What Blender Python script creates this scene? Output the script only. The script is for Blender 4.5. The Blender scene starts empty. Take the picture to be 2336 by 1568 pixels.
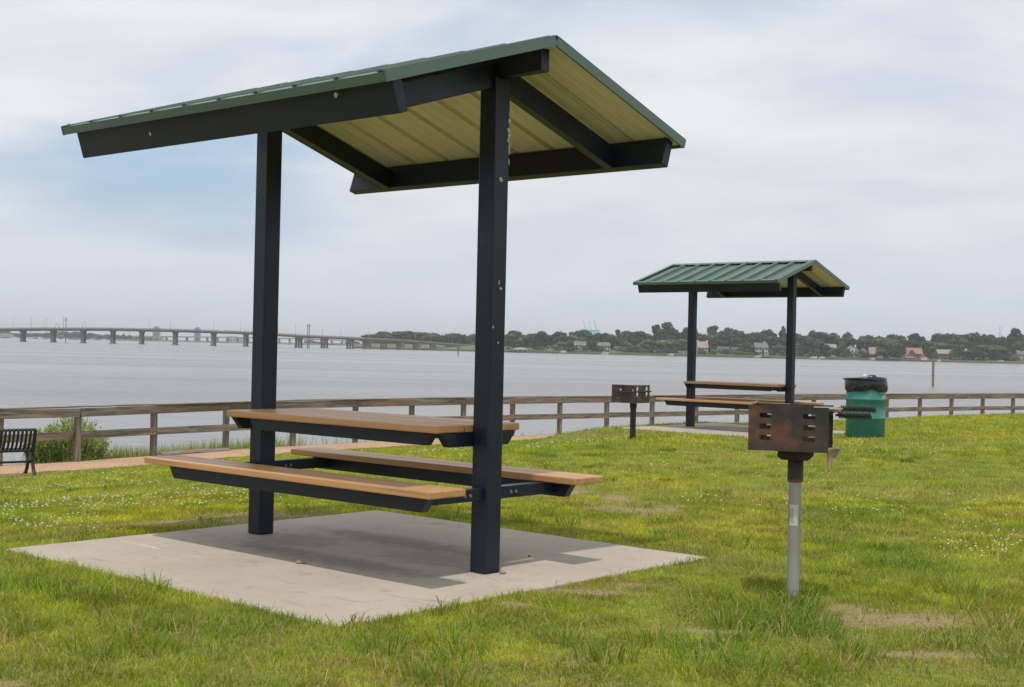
import bpy, math, random
import numpy as np
from mathutils import Vector, Matrix
PI = math.pi
S = bpy.context.scene
C = S.collection
R_ = math.radians

# ------------------------------------------------------------------ camera
F_PX, PITCH, ROLL, CAM_H = 3051.96, 0.0028, 0.0224, 1.168      # focal length in units of a 2336 px wide frame
cam_d = bpy.data.cameras.new('camera')
cam = bpy.data.objects.new('camera', cam_d)
C.objects.link(cam)
S.camera = cam
cam_d.sensor_width = 36.0
cam_d.lens = 36.0 * F_PX / 2336.0
cam_d.clip_start = 0.05
cam_d.clip_end = 20000.0
_f = Vector((0, math.cos(PITCH), math.sin(PITCH)))
_u0 = Vector((0, -math.sin(PITCH), math.cos(PITCH)))
_r = Vector((1, 0, 0)) * math.cos(ROLL) + _u0 * math.sin(ROLL)
_u = Vector((-1, 0, 0)) * math.sin(ROLL) + _u0 * math.cos(ROLL)
cam.matrix_world = Matrix(((_r.x, _u.x, -_f.x, 0), (_r.y, _u.y, -_f.y, 0), (_r.z, _u.z, -_f.z, CAM_H), (0, 0, 0, 1)))

# ------------------------------------------------------------------ sky, sun, exposure
SUN_EL, SUN_H = R_(70.5), Vector((-0.028, -0.349))              # sun stands behind the camera, shadows fall away from it
world = bpy.data.worlds.new('World')
S.world = world
world.use_nodes = True
_az = math.atan2(SUN_H.x, SUN_H.y)
SKY_STRENGTH = 0.1
CLOUD = (5.35, 5.5, 5.8, 1)

def build_world():
    nt = world.node_tree
    nt.nodes.clear()
    N = nt.nodes.new
    L = nt.links.new
    out = N('ShaderNodeOutputWorld')
    bg = N('ShaderNodeBackground')
    bg.inputs['Strength'].default_value = SKY_STRENGTH
    L(bg.outputs[0], out.inputs['Surface'])
    sky = N('ShaderNodeTexSky')
    sky.sky_type = 'NISHITA'
    sky.sun_disc = False
    sky.sun_elevation = SUN_EL
    sky.sun_rotation = _az
    sky.air_density = 1.0
    sky.dust_density = 2.5
    sky.ozone_density = 1.5
    tc = N('ShaderNodeTexCoord')
    sep = N('ShaderNodeSeparateXYZ')
    L(tc.outputs['Generated'], sep.inputs[0])
    def math_(op, a, b=None):
        m = N('ShaderNodeMath')
        m.operation = op
        for i, v in enumerate((a, b)):
            if v is None: continue
            if isinstance(v, (int, float)): m.inputs[i].default_value = v
            else: L(v, m.inputs[i])
        return m.outputs[0]
    z = math_('MAXIMUM', sep.outputs[2], 0.0)
    zz = math_('ADD', z, 0.22)
    px = math_('DIVIDE', sep.outputs[0], zz)
    py = math_('DIVIDE', sep.outputs[1], zz)
    cmb = N('ShaderNodeCombineXYZ')
    L(px, cmb.inputs[0]); L(py, cmb.inputs[1])
    def noise(scale, detail, rough, loc, st, dist=0.0):
        mp = N('ShaderNodeMapping')
        mp.inputs['Location'].default_value = loc
        mp.inputs['Rotation'].default_value = (0, 0, R_(14))
        mp.inputs['Scale'].default_value = st
        L(cmb.outputs[0], mp.inputs[0])
        n = N('ShaderNodeTexNoise')
        n.inputs['Scale'].default_value = scale
        n.inputs['Detail'].default_value = detail
        n.inputs['Roughness'].default_value = rough
        n.inputs['Distortion'].default_value = dist
        L(mp.outputs[0], n.inputs['Vector'])
        return n.outputs[0]
    n1 = noise(0.8, 6, 0.5, (3.7, 1.3, 0), (1.0, 1.5, 1), 0.3)
    n2 = noise(2.2, 5, 0.5, (9.1, 4.2, 0), (1.0, 1.5, 1), 0.3)
    s = math_('ADD', math_('MULTIPLY', n1, 0.6), math_('ADD', math_('MULTIPLY', n2, 0.25), 0.125))
    # one clear gap in the high cloud, low in the north-west
    gx = math_('MULTIPLY', math_('SUBTRACT', px, -0.76), 2.5)
    gy = math_('MULTIPLY', math_('SUBTRACT', py, 2.86), 2.2)
    g = math_('ADD', math_('MULTIPLY', gx, gx), math_('MULTIPLY', gy, gy))
    g = math_('MULTIPLY', math_('POWER', 2.718, math_('MULTIPLY', g, -1.0)), 0.33)
    s = math_('SUBTRACT', s, g)
    ramp = N('ShaderNodeMapRange')
    ramp.interpolation_type = 'SMOOTHSTEP'
    ramp.inputs['From Min'].default_value = 0.24
    ramp.inputs['From Max'].default_value = 0.50
    ramp.inputs['To Min'].default_value = 0.0
    ramp.inputs['To Max'].default_value = 1.0
    L(s, ramp.inputs['Value'])
    # thin cloud, a little thicker and greyer in places
    cmix = N('ShaderNodeMix'); cmix.data_type = 'RGBA'
    cmix.inputs['A'].default_value = (CLOUD[0] * 0.90, CLOUD[1] * 0.92, CLOUD[2] * 0.95, 1)
    cmix.inputs['B'].default_value = (CLOUD[0] * 1.08, CLOUD[1] * 1.07, CLOUD[2] * 1.05, 1)
    r2 = N('ShaderNodeMapRange')
    r2.inputs['From Min'].default_value = 0.36
    r2.inputs['From Max'].default_value = 0.66
    L(n2, r2.inputs['Value'])
    L(r2.outputs[0], cmix.inputs['Factor'])
    # hazy blue behind the cloud
    blue = N('ShaderNodeMix'); blue.data_type = 'RGBA'
    blue.inputs['Factor'].default_value = 0.7
    L(sky.outputs[0], blue.inputs['A'])
    blue.inputs['B'].default_value = (2.55, 3.95, 5.45, 1)
    fin = N('ShaderNodeMix'); fin.data_type = 'RGBA'
    L(ramp.outputs[0], fin.inputs['Factor'])
    L(blue.outputs['Result'], fin.inputs['A'])
    L(cmix.outputs['Result'], fin.inputs['B'])
    # low haze towards the horizon, all the way round
    hz = N('ShaderNodeMapRange')
    hz.interpolation_type = 'SMOOTHSTEP'
    hz.inputs['From Min'].default_value = 0.0
    hz.inputs['From Max'].default_value = 0.16
    hz.inputs['To Min'].default_value = 0.85
    hz.inputs['To Max'].default_value = 0.0
    L(sep.outputs[2], hz.inputs['Value'])
    hm = N('ShaderNodeMix'); hm.data_type = 'RGBA'
    L(hz.outputs[0], hm.inputs['Factor'])
    L(fin.outputs['Result'], hm.inputs['A'])
    hm.inputs['B'].default_value = (4.45, 4.9, 5.35, 1)
    L(hm.outputs['Result'], bg.inputs['Color'])
build_world()

sun_d = bpy.data.lights.new('sun', 'SUN')
sun_d.energy = 1.65
sun_d.angle = R_(1.0)
sun_d.color = (1.0, 0.935, 0.83)
sun = bpy.data.objects.new('sun', sun_d)
C.objects.link(sun)
_sd = Vector((SUN_H.x, SUN_H.y, 1.0)).normalized()
sun.rotation_euler = _sd.to_track_quat('Z', 'Y').to_euler()
sun.location = (0, -20, 60)
S.view_settings.view_transform = 'Standard'
S.view_settings.look = 'None'
S.view_settings.exposure = 0.55
S.view_settings.gamma = 1.0
S.view_settings.use_curve_mapping = False
S.cycles.use_denoising = True
S.cycles.max_bounces = 8
S.cycles.transparent_max_bounces = 8
S.cycles.volume_bounces = 0

# ------------------------------------------------------------------ helpers
def at(px, py, Y):
    """world point at depth Y behind a pixel of the 2336 x 1568 view"""
    dx, dy = px - 1168, py - 784
    c, s = math.cos(ROLL), math.sin(ROLL)
    X, y = (dx * c + dy * s) / F_PX, (-dx * s + dy * c) / F_PX
    c, s = math.cos(PITCH), math.sin(PITCH)
    d = Vector((X, c + y * s, s - y * c))
    return d * (Y / d.y) + Vector((0, 0, CAM_H))
def on(px, py, z):
    """world point at height z behind a pixel"""
    a = at(px, py, 1.0) - Vector((0, 0, CAM_H))
    return a * ((z - CAM_H) / a.z) + Vector((0, 0, CAM_H))

class MB:
    def __init__(s):
        s.v, s.f, s.m, s.sm = [], [], [], []
    def add(s, vs, fs, mi=0, smooth=False, M=None):
        o = len(s.v)
        s.v += [tuple(M @ Vector(p)) if M else tuple(p) for p in vs]
        for f in fs:
            s.f.append([i + o for i in f]); s.m.append(mi); s.sm.append(smooth)
        return s
    def box(s, x0, x1, y0, y1, z0, z1, mi=0, M=None):
        vs = [(x, y, z) for x in (x0, x1) for y in (y0, y1) for z in (z0, z1)]
        fs = [(0, 1, 3, 2), (4, 6, 7, 5), (0, 4, 5, 1), (2, 3, 7, 6), (0, 2, 6, 4), (1, 5, 7, 3)]
        return s.add(vs, fs, mi, False, M)
    def prism(s, prof, a0, a1, axis='x', mi=0, M=None, caps=True):
        """profile of (p, q) pairs swept along an axis; for x: (y, z), y: (x, z), z: (x, y)"""
        def mk(a, p, q):
            return {'x': (a, p, q), 'y': (p, a, q), 'z': (p, q, a)}[axis]
        n = len(prof)
        vs = [mk(a0, *p) for p in prof] + [mk(a1, *p) for p in prof]
        fs = [(i, (i + 1) % n, n + (i + 1) % n, n + i) for i in range(n)]
        if caps: fs += [tuple(range(n))[::-1], tuple(range(n, 2 * n))]
        return s.add(vs, fs, mi, False, M)
    def lathe(s, prof, n=24, mi=0, M=None, smooth=True, wob=None):
        vs, fs = [], []
        for k, (r, z) in enumerate(prof):
            for i in range(n):
                a = 2 * PI * i / n
                rr = r * (1 + (wob(a, k) if wob else 0))
                vs.append((rr * math.cos(a), rr * math.sin(a), z))
        for k in range(len(prof) - 1):
            for i in range(n):
                j = (i + 1) % n
                fs.append((k * n + i, k * n + j, (k + 1) * n + j, (k + 1) * n + i))
        return s.add(vs, fs, mi, smooth, M)
    def tube(s, pts, r, n=8, mi=0, M=None, caps=True, smooth=True):
        pts = [Vector(p) for p in pts]
        rs = r if isinstance(r, (list, tuple)) else [r] * len(pts)
        vs, fs = [], []
        ref = Vector((0, 0, 1))
        for k, p in enumerate(pts):
            t = (pts[min(k + 1, len(pts) - 1)] - pts[max(k - 1, 0)]).normalized()
            if abs(t.dot(ref)) > 0.95: ref = Vector((0, 1, 0)) if abs(t.y) < 0.9 else Vector((1, 0, 0))
            a = t.cross(ref).normalized()
            b = a.cross(t).normalized()
            ref = b
            for i in range(n):
                an = 2 * PI * i / n
                vs.append(p + (a * math.cos(an) + b * math.sin(an)) * rs[k])
        for k in range(len(pts) - 1):
            for i in range(n):
                j = (i + 1) % n
                fs.append((k * n + i, (k + 1) * n + i, (k + 1) * n + j, k * n + j))
        s.add(vs, fs, mi, smooth, M)
        if caps:
            m = len(pts) - 1
            s.add(vs[:n], [tuple(range(n))], mi, False, M)
            s.add(vs[m * n:], [tuple(range(n))[::-1]], mi, False, M)
        return s
    def mesh(s, name, mats):
        me = bpy.data.meshes.new(name)
        me.from_pydata(s.v, [], s.f)
        for m in (mats if isinstance(mats, (list, tuple)) else [mats]):
            me.materials.append(m)
        if any(s.m): me.polygons.foreach_set('material_index', s.m)
        me.polygons.foreach_set('use_smooth', s.sm)
        me.update()
        return me
    def build(s, name, mats, parent=None, loc=None, bevel=0.0, rot=None):
        return link(name, s.mesh(name, mats), parent, loc, bevel, rot)

def link(name, me, parent=None, loc=None, bevel=0.0, rot=None):
    o = bpy.data.objects.new(name, me)
    C.objects.link(o)
    o.parent = parent
    if loc is not None: o.location = loc
    if rot is not None: o.rotation_euler = rot
    if bevel:
        b = o.modifiers.new('bevel', 'BEVEL')
        b.width = bevel; b.segments = 2; b.limit_method = 'ANGLE'; b.angle_limit = R_(40)
    return o
def empty(name, loc, rz=0.0):
    o = bpy.data.objects.new(name, None)
    o.empty_display_size = 0.2
    C.objects.link(o)
    o.location = loc
    o.rotation_euler = (0, 0, rz)
    return o
def tag(o, label=None, cat=None, group=None, kind=None):
    if label: o['label'] = label
    if cat: o['category'] = cat
    if group: o['group'] = group
    if kind: o['kind'] = kind
    return o
KIDS = {}
def copy_tree(o, parent=None, skip=()):
    c = o.copy()
    C.objects.link(c)
    c.parent = parent
    for ch in [k for k in bpy.data.objects if k.parent == o]:
        if ch.name.split('.')[0] in skip: continue
        copy_tree(ch, c, skip)
    return c

def np_mesh(name, verts, tris, mat, cols=None, smooth=False):
    """verts (n,3), tris (m,3) numpy"""
    me = bpy.data.meshes.new(name)
    me.vertices.add(len(verts))
    me.vertices.foreach_set('co', np.ascontiguousarray(verts, np.float32).ravel())
    me.loops.add(tris.size)
    me.loops.foreach_set('vertex_index', np.ascontiguousarray(tris, np.int32).ravel())
    me.polygons.add(len(tris))
    me.polygons.foreach_set('loop_start', np.arange(0, tris.size, tris.shape[1], dtype=np.int32))
    me.polygons.foreach_set('use_smooth', np.full(len(tris), smooth, dtype=bool))
    if cols is not None:
        a = me.attributes.new('tint', 'FLOAT_COLOR', 'POINT')
        a.data.foreach_set('color', np.ascontiguousarray(np.c_[cols, np.ones(len(cols))], np.float32).ravel())
    me.update(calc_edges=True)
    me.validate()
    me.materials.append(mat)
    return me

# ------------------------------------------------------------------ materials
def new_mat(name):
    m = bpy.data.materials.new(name)
    m.use_nodes = True
    nt = m.node_tree
    b = nt.nodes['Principled BSDF']
    return m, nt, b
def nz(nt, vec, scale, detail=4, rough=0.55, dist=0.0):
    n = nt.nodes.new('ShaderNodeTexNoise')
    n.inputs['Scale'].default_value = scale
    n.inputs['Detail'].default_value = detail
    n.inputs['Roughness'].default_value = rough
    n.inputs['Distortion'].default_value = dist
    if vec is not None: nt.links.new(vec, n.inputs['Vector'])
    return n.outputs[0]
def coords(nt, kind='Object', scale=(1, 1, 1), jitter=False):
    tc = nt.nodes.new('ShaderNodeTexCoord')
    mp = nt.nodes.new('ShaderNodeMapping')
    mp.inputs['Scale'].default_value = scale
    nt.links.new(tc.outputs[kind], mp.inputs[0])
    if jitter:
        oi = nt.nodes.new('ShaderNodeObjectInfo')
        mu = nt.nodes.new('ShaderNodeMath'); mu.operation = 'MULTIPLY'; mu.inputs[1].default_value = 37.0
        nt.links.new(oi.outputs['Random'], mu.inputs[0])
        nt.links.new(mu.outputs[0], mp.inputs['Location'])
    return mp.outputs[0]
def rng(nt, v, a, b, c=0.0, d=1.0, smooth=True):
    n = nt.nodes.new('ShaderNodeMapRange')
    if smooth: n.interpolation_type = 'SMOOTHSTEP'
    for k, x in zip(('From Min', 'From Max', 'To Min', 'To Max'), (a, b, c, d)): n.inputs[k].default_value = x
    nt.links.new(v, n.inputs['Value'])
    return n.outputs[0]
def mixc(nt, f, a, b, mode='MIX'):
    n = nt.nodes.new('ShaderNodeMix'); n.data_type = 'RGBA'; n.blend_type = mode
    if isinstance(f, (int, float)): n.inputs['Factor'].default_value = f
    else: nt.links.new(f, n.inputs['Factor'])
    for k, x in (('A', a), ('B', b)):
        if isinstance(x, tuple): n.inputs[k].default_value = (*x, 1)
        else: nt.links.new(x, n.inputs[k])
    return n.outputs['Result']
def mth(nt, op, a, b=None):
    n = nt.nodes.new('ShaderNodeMath'); n.operation = op
    for i, x in enumerate((a, b)):
        if x is None: continue
        if isinstance(x, (int, float)): n.inputs[i].default_value = x
        else: nt.links.new(x, n.inputs[i])
    return n.outputs[0]
def bump(nt, b, h, strength=0.3, dist=0.01):
    n = nt.nodes.new('ShaderNodeBump')
    n.inputs['Strength'].default_value = strength
    n.inputs['Distance'].default_value = dist
    nt.links.new(h, n.inputs['Height'])
    nt.links.new(n.outputs[0], b.inputs['Normal'])
def pmat(name, c1, c2=None, scale=6.0, rough=0.6, metal=0.0, st=(1, 1, 1), bmp=0.0, bs=None, bd=0.004, spec=0.5, jitter=True, lo=0.35, hi=0.65, detail=5, r2=None, c3=None, s3=30.0, f3=(0.6, 0.75), kind='Object', coat=0.0):
    m, nt, b = new_mat(name)
    v = coords(nt, kind, st, jitter)
    n = nz(nt, v, scale, detail)
    col = mixc(nt, rng(nt, n, lo, hi), c1, c2 or c1)
    if c3:
        col = mixc(nt, rng(nt, nz(nt, v, s3, 4), *f3), col, c3)
    nt.links.new(col, b.inputs['Base Color'])
    b.inputs['Roughness'].default_value = rough
    if r2 is not None: nt.links.new(rng(nt, n, lo, hi, rough, r2), b.inputs['Roughness'])
    b.inputs['Metallic'].default_value = metal
    b.inputs['Specular IOR Level'].default_value = spec
    b.inputs['Coat Weight'].default_value = coat
    if bmp: bump(nt, b, nz(nt, v, bs or scale * 4, 4), bmp, bd)
    return m

M = {}
M['navy'] = pmat('navy_paint', (0.006, 0.011, 0.023), (0.008, 0.014, 0.027), 3, 0.34, bmp=0.06, bs=9, bd=0.002, r2=0.46, spec=0.4, c3=(0.018, 0.022, 0.028), s3=7, f3=(0.62, 0.8))
M['green_roof'] = pmat('green_roof_paint', (0.078, 0.135, 0.108), (0.090, 0.150, 0.122), 2, 0.32, r2=0.42, spec=0.5)
M['cream'] = pmat('cream_underside', (0.76, 0.73, 0.60), (0.70, 0.67, 0.54), 3, 0.55, st=(6, 1, 1))
M['lumber'] = pmat('tan_recycled_lumber', (0.57, 0.315, 0.130), (0.47, 0.245, 0.098), 1.6, 0.36, st=(0.35, 9, 9), bmp=0.22, bs=9, bd=0.002, c3=(0.40, 0.225, 0.11), s3=3.2, f3=(0.52, 0.72), r2=0.5, lo=.3, hi=.7)
M['bolt'] = pmat('zinc_bolt', (0.28, 0.28, 0.29), rough=0.45, metal=0.9)
M['flake'] = pmat('peeling_white', (0.55, 0.54, 0.49), (0.42, 0.40, 0.35), 40, 0.8)
M['black_metal'] = pmat('black_coated_steel', (0.012, 0.012, 0.014), (0.018, 0.018, 0.02), 4, 0.42)
M['galv'] = pmat('galvanized_pipe', (0.30, 0.30, 0.30), (0.38, 0.38, 0.37), 9, 0.55, metal=0.35, st=(1, 1, 0.25), c3=(0.26, 0.20, 0.14), s3=4, f3=(0.62, 0.85))
M['rust'] = pmat('rusted_firebox_steel', (0.022, 0.022, 0.023), (0.060, 0.044, 0.034), 7, 0.6, c3=(0.16, 0.055, 0.026), s3=5.0, f3=(0.54, 0.72), bmp=0.25, bs=30, bd=0.002)
M['rust2'] = pmat('rusted_sleeve_steel', (0.035, 0.032, 0.030), (0.085, 0.050, 0.030), 7, 0.75, c3=(0.22, 0.10, 0.045), s3=9, f3=(0.52, 0.7), st=(1, 1, 0.5), bmp=0.2, bs=40)
M['rust_ring'] = pmat('orange_rust', (0.26, 0.10, 0.035), (0.16, 0.06, 0.025), 20, 0.85)
M['soot'] = pmat('sooty_iron', (0.018, 0.016, 0.015), (0.045, 0.035, 0.03), 14, 0.8)
M['ash'] = pmat('weathered_plate', (0.33, 0.265, 0.195), (0.20, 0.155, 0.115), 14, 0.85, bmp=0.3, bs=50)
M['sticker'] = pmat('paper_sticker', (0.62, 0.61, 0.56), (0.55, 0.54, 0.50), 30, 0.6)
M['print'] = pmat('sticker_print', (0.12, 0.12, 0.12), rough=0.7)
M['bag'] = pmat('black_plastic_bag', (0.010, 0.010, 0.012), (0.016, 0.015, 0.017), 8, 0.22, bmp=0.8, bs=18, bd=0.02)
M['lid'] = pmat('dark_green_lid', (0.020, 0.045, 0.050), (0.028, 0.058, 0.062), 5, 0.4)
M['cup'] = pmat('white_plastic', (0.72, 0.72, 0.72), rough=0.5)
M['pebble'] = pmat('tan_pebble', (0.38, 0.28, 0.22), (0.30, 0.22, 0.17), 40, 0.85)

def mat_drum():
    m, nt, b = new_mat('green_drum_paint')
    v = coords(nt, 'Object', (1, 1, 0.35))
    n = nz(nt, v, 5, 5)
    col = mixc(nt, rng(nt, n, 0.35, 0.65), (0.026, 0.185, 0.150), (0.044, 0.22, 0.182))
    col = mixc(nt, rng(nt, nz(nt, v, 16, 5), 0.6, 0.8), col, (0.014, 0.10, 0.078))
    sp = nt.nodes.new('ShaderNodeSeparateXYZ')
    tc = nt.nodes.new('ShaderNodeTexCoord')
    nt.links.new(tc.outputs['Object'], sp.inputs[0])
    dirt = mth(nt, 'MULTIPLY', rng(nt, nz(nt, coords(nt, 'Object', (1, 1, 1)), 9, 6), 0.5, 0.62), rng(nt, sp.outputs[2], 0.12, 0.0))
    col = mixc(nt, dirt, col, (0.075, 0.06, 0.035))
    nt.links.new(col, b.inputs['Base Color'])
    b.inputs['Roughness'].default_value = 0.42
    bump(nt, b, nz(nt, coords(nt, 'Object', (1, 1, 1)), 4, 3), 0.35, 0.03)
    return m
M['drum'] = mat_drum()

def mat_fence():
    m, nt, b = new_mat('weathered_fence_wood')
    v = coords(nt, 'Object', (0.45, 7, 7), True)
    g = nz(nt, v, 3.2, 8, 0.65, 0.7)
    big = nz(nt, coords(nt, 'Object', (0.7, 2, 2), True), 1.7, 3)
    col = mixc(nt, rng(nt, g, 0.32, 0.68), (0.085, 0.072, 0.058), (0.29, 0.255, 0.212))
    col = mixc(nt, mth(nt, 'MULTIPLY', rng(nt, big, 0.48, 0.68), 0.42), col, (0.29, 0.185, 0.11))
    col = mixc(nt, mth(nt, 'MULTIPLY', rng(nt, nz(nt, coords(nt, 'Object', (1, 3, 3), True), 2.6, 5), 0.58, 0.72), 0.6), col, (0.125, 0.12, 0.062))
    nt.links.new(col, b.inputs['Base Color'])
    b.inputs['Roughness'].default_value = 0.85
    bump(nt, b, g, 0.5, 0.01)
    return m
M['fence'] = mat_fence()

# bare or worn patches of the lawn: x, y, half-length, half-width
SH1, YAW1 = (-0.8102, 7.5423), -0.7221
SH2, YAW2, Z2 = (3.7072, 21.7573), -0.713, -0.088
def _e(px, py, rx, ry, z=-0.03):
    p = on(px, py, z)
    return (p.x, p.y, rx, ry)
BARE = [_e(2050, 1425, 0.30, 0.16), _e(1935, 1392, 0.13, 0.09), _e(1455, 1163, 0.32, 0.30), _e(1410, 1138, 0.12, 0.22), _e(1175, 1388, 0.07, 0.06),
        _e(1335, 1358, 0.20, 0.06), _e(1430, 1342, 0.10, 0.06), _e(420, 1196, 0.5, 0.22), _e(590, 1178, 0.4, 0.2), _e(2, 1553, 0.08, 0.06),
        _e(2130, 1500, 0.22, 0.05), (-8.0, 20.6, 1.3, 0.75), _e(1600, 1440, 0.25, 0.05), _e(1280, 1118, 0.2, 0.3)]

def mat_ground():
    m, nt, b = new_mat('lawn_soil')
    geo = nt.nodes.new('ShaderNodeNewGeometry')
    P = geo.outputs['Position']
    base = mixc(nt, rng(nt, nz(nt, P, 0.9, 6), 0.35, 0.68), (0.20, 0.215, 0.045), (0.25, 0.235, 0.065))
    base = mixc(nt, rng(nt, nz(nt, P, 26, 5), 0.38, 0.66), base, (0.15, 0.15, 0.045))
    base = mixc(nt, rng(nt, nz(nt, P, 3.1, 5), 0.60, 0.75), base, (0.30, 0.235, 0.115))
    soil = mixc(nt, rng(nt, nz(nt, P, 40, 5), 0.35, 0.65), (0.34, 0.27, 0.165), (0.28, 0.215, 0.115))
    sp = nt.nodes.new('ShaderNodeSeparateXYZ')
    nt.links.new(P, sp.inputs[0])
    wob = mth(nt, 'ADD', rng(nt, nz(nt, P, 3.2, 5), 0.25, 0.75, -0.75, 0.75, False), rng(nt, nz(nt, P, 17, 4), 0.25, 0.75, -0.45, 0.45, False))
    tot = None
    for (x, y, rx, ry) in BARE:
        dx = mth(nt, 'DIVIDE', mth(nt, 'SUBTRACT', sp.outputs[0], x), rx * 1.25)
        dy = mth(nt, 'DIVIDE', mth(nt, 'SUBTRACT', sp.outputs[1], y), ry * 1.25)
        d = mth(nt, 'SQRT', mth(nt, 'ADD', mth(nt, 'MULTIPLY', dx, dx), mth(nt, 'MULTIPLY', dy, dy)))
        k = rng(nt, mth(nt, 'ADD', d, wob), 1.25, 0.35)
        tot = k if tot is None else mth(nt, 'MAXIMUM', tot, k)
    col = mixc(nt, mth(nt, 'MULTIPLY', tot, 0.8), base, soil)
    nt.links.new(col, b.inputs['Base Color'])
    b.inputs['Roughness'].default_value = 0.95
    b.inputs['Specular IOR Level'].default_value = 0.1
    bump(nt, b, nz(nt, P, 35, 5), 0.6, 0.03)
    return m
M['ground'] = mat_ground()

def mat_tint(name, trans=0.35, rough=0.6, spec=0.3, gain=1.0):
    m, nt, b = new_mat(name)
    at_ = nt.nodes.new('ShaderNodeAttribute')
    at_.attribute_name = 'tint'
    nt.links.new(at_.outputs['Color'], b.inputs['Base Color'])
    b.inputs['Roughness'].default_value = rough
    b.inputs['Specular IOR Level'].default_value = spec
    tr = nt.nodes.new('ShaderNodeBsdfTranslucent')
    tcol = mixc(nt, 1.0, at_.outputs['Color'], (1.15, 1.2, 0.55), 'MULTIPLY')
    nt.links.new(tcol, tr.inputs['Color'])
    mx = nt.nodes.new('ShaderNodeMixShader')
    mx.inputs[0].default_value = trans
    nt.links.new(b.outputs[0], mx.inputs[1])
    nt.links.new(tr.outputs[0], mx.inputs[2])
    nt.links.new(mx.outputs[0], nt.nodes['Material Output'].inputs['Surface'])
    return m
M['blade'] = mat_tint('grass_blade', 0.4, 0.8, 0.08)
M['petal'] = pmat('clover_white', (0.55, 0.55, 0.44), rough=0.8)

def mat_concrete():
    m, nt, b = new_mat('pad_concrete')
    geo = nt.nodes.new('ShaderNodeTexCoord')
    P = geo.outputs['Object']
    col = mixc(nt, rng(nt, nz(nt, P, 1.3, 6), 0.35, 0.68), (0.40, 0.358, 0.298), (0.455, 0.41, 0.342))
    col = mixc(nt, rng(nt, nz(nt, P, 9, 6, 0.65), 0.52, 0.72, 0, 0.55), col, (0.31, 0.275, 0.225))
    sm = coords(nt, 'Object', (0.8, 2.6, 1))
    col = mixc(nt, rng(nt, nz(nt, sm, 3.2, 6, 0.6, 0.8), 0.58, 0.74, 0, 0.6), col, (0.17, 0.15, 0.125))
    col = mixc(nt, rng(nt, nz(nt, P, 160, 2), 0.66, 0.74, 0, 0.5), col, (0.19, 0.17, 0.15))
    col = mixc(nt, rng(nt, nz(nt, coords(nt, 'Object', (1, 1, 1)), 55, 3), 0.60, 0.70, 0, 0.35), col, (0.22, 0.20, 0.17))
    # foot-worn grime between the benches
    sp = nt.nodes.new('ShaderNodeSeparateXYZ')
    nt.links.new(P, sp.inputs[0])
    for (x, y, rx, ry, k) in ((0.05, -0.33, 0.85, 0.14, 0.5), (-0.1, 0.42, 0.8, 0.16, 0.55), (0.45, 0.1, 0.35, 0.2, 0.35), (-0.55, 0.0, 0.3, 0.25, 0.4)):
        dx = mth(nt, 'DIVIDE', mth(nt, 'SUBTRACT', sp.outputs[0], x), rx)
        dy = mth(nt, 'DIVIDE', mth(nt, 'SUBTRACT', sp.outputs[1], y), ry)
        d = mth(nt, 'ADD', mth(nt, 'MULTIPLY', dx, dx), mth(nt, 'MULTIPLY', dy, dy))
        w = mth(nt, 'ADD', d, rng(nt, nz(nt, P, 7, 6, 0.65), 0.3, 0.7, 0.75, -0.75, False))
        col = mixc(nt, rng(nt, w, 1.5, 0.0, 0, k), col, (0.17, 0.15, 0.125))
    # chalk scuff and a faint pink mark
    for (x, y, rx, ry, cc, k) in ((-0.93, -0.80, 0.20, 0.022, (0.60, 0.58, 0.55), 0.8), (0.36, -0.75, 0.05, 0.02, (0.50, 0.22, 0.20), 0.7), (-0.45, -0.95, 0.16, 0.012, (0.50, 0.47, 0.43), 0.6)):
        dx = mth(nt, 'DIVIDE', mth(nt, 'SUBTRACT', sp.outputs[0], x), rx)
        dy = mth(nt, 'DIVIDE', mth(nt, 'SUBTRACT', sp.outputs[1], y), ry)
        d = mth(nt, 'ADD', mth(nt, 'MULTIPLY', dx, dx), mth(nt, 'MULTIPLY', dy, dy))
        w = mth(nt, 'ADD', d, rng(nt, nz(nt, P, 30, 4), 0.3, 0.7, 0.9, -0.5, False))
        col = mixc(nt, rng(nt, w, 1.1, 0.0, 0, k), col, cc)
    nt.links.new(col, b.inputs['Base Color'])
    b.inputs['Roughness'].default_value = 0.9
    b.inputs['Specular IOR Level'].default_value = 0.25
    bump(nt, b, nz(nt, coords(nt, 'Object', (18, 150, 1)), 1.0, 5), 0.35, 0.004)
    return m
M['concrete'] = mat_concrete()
M['gravel'] = pmat('tan_gravel', (0.46, 0.31, 0.205), (0.39, 0.255, 0.165), 1.2, 0.95, c3=(0.60, 0.41, 0.27), s3=26, f3=(0.5, 0.68), bmp=0.7, bs=40, bd=0.02, spec=0.15, jitter=False)

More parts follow.
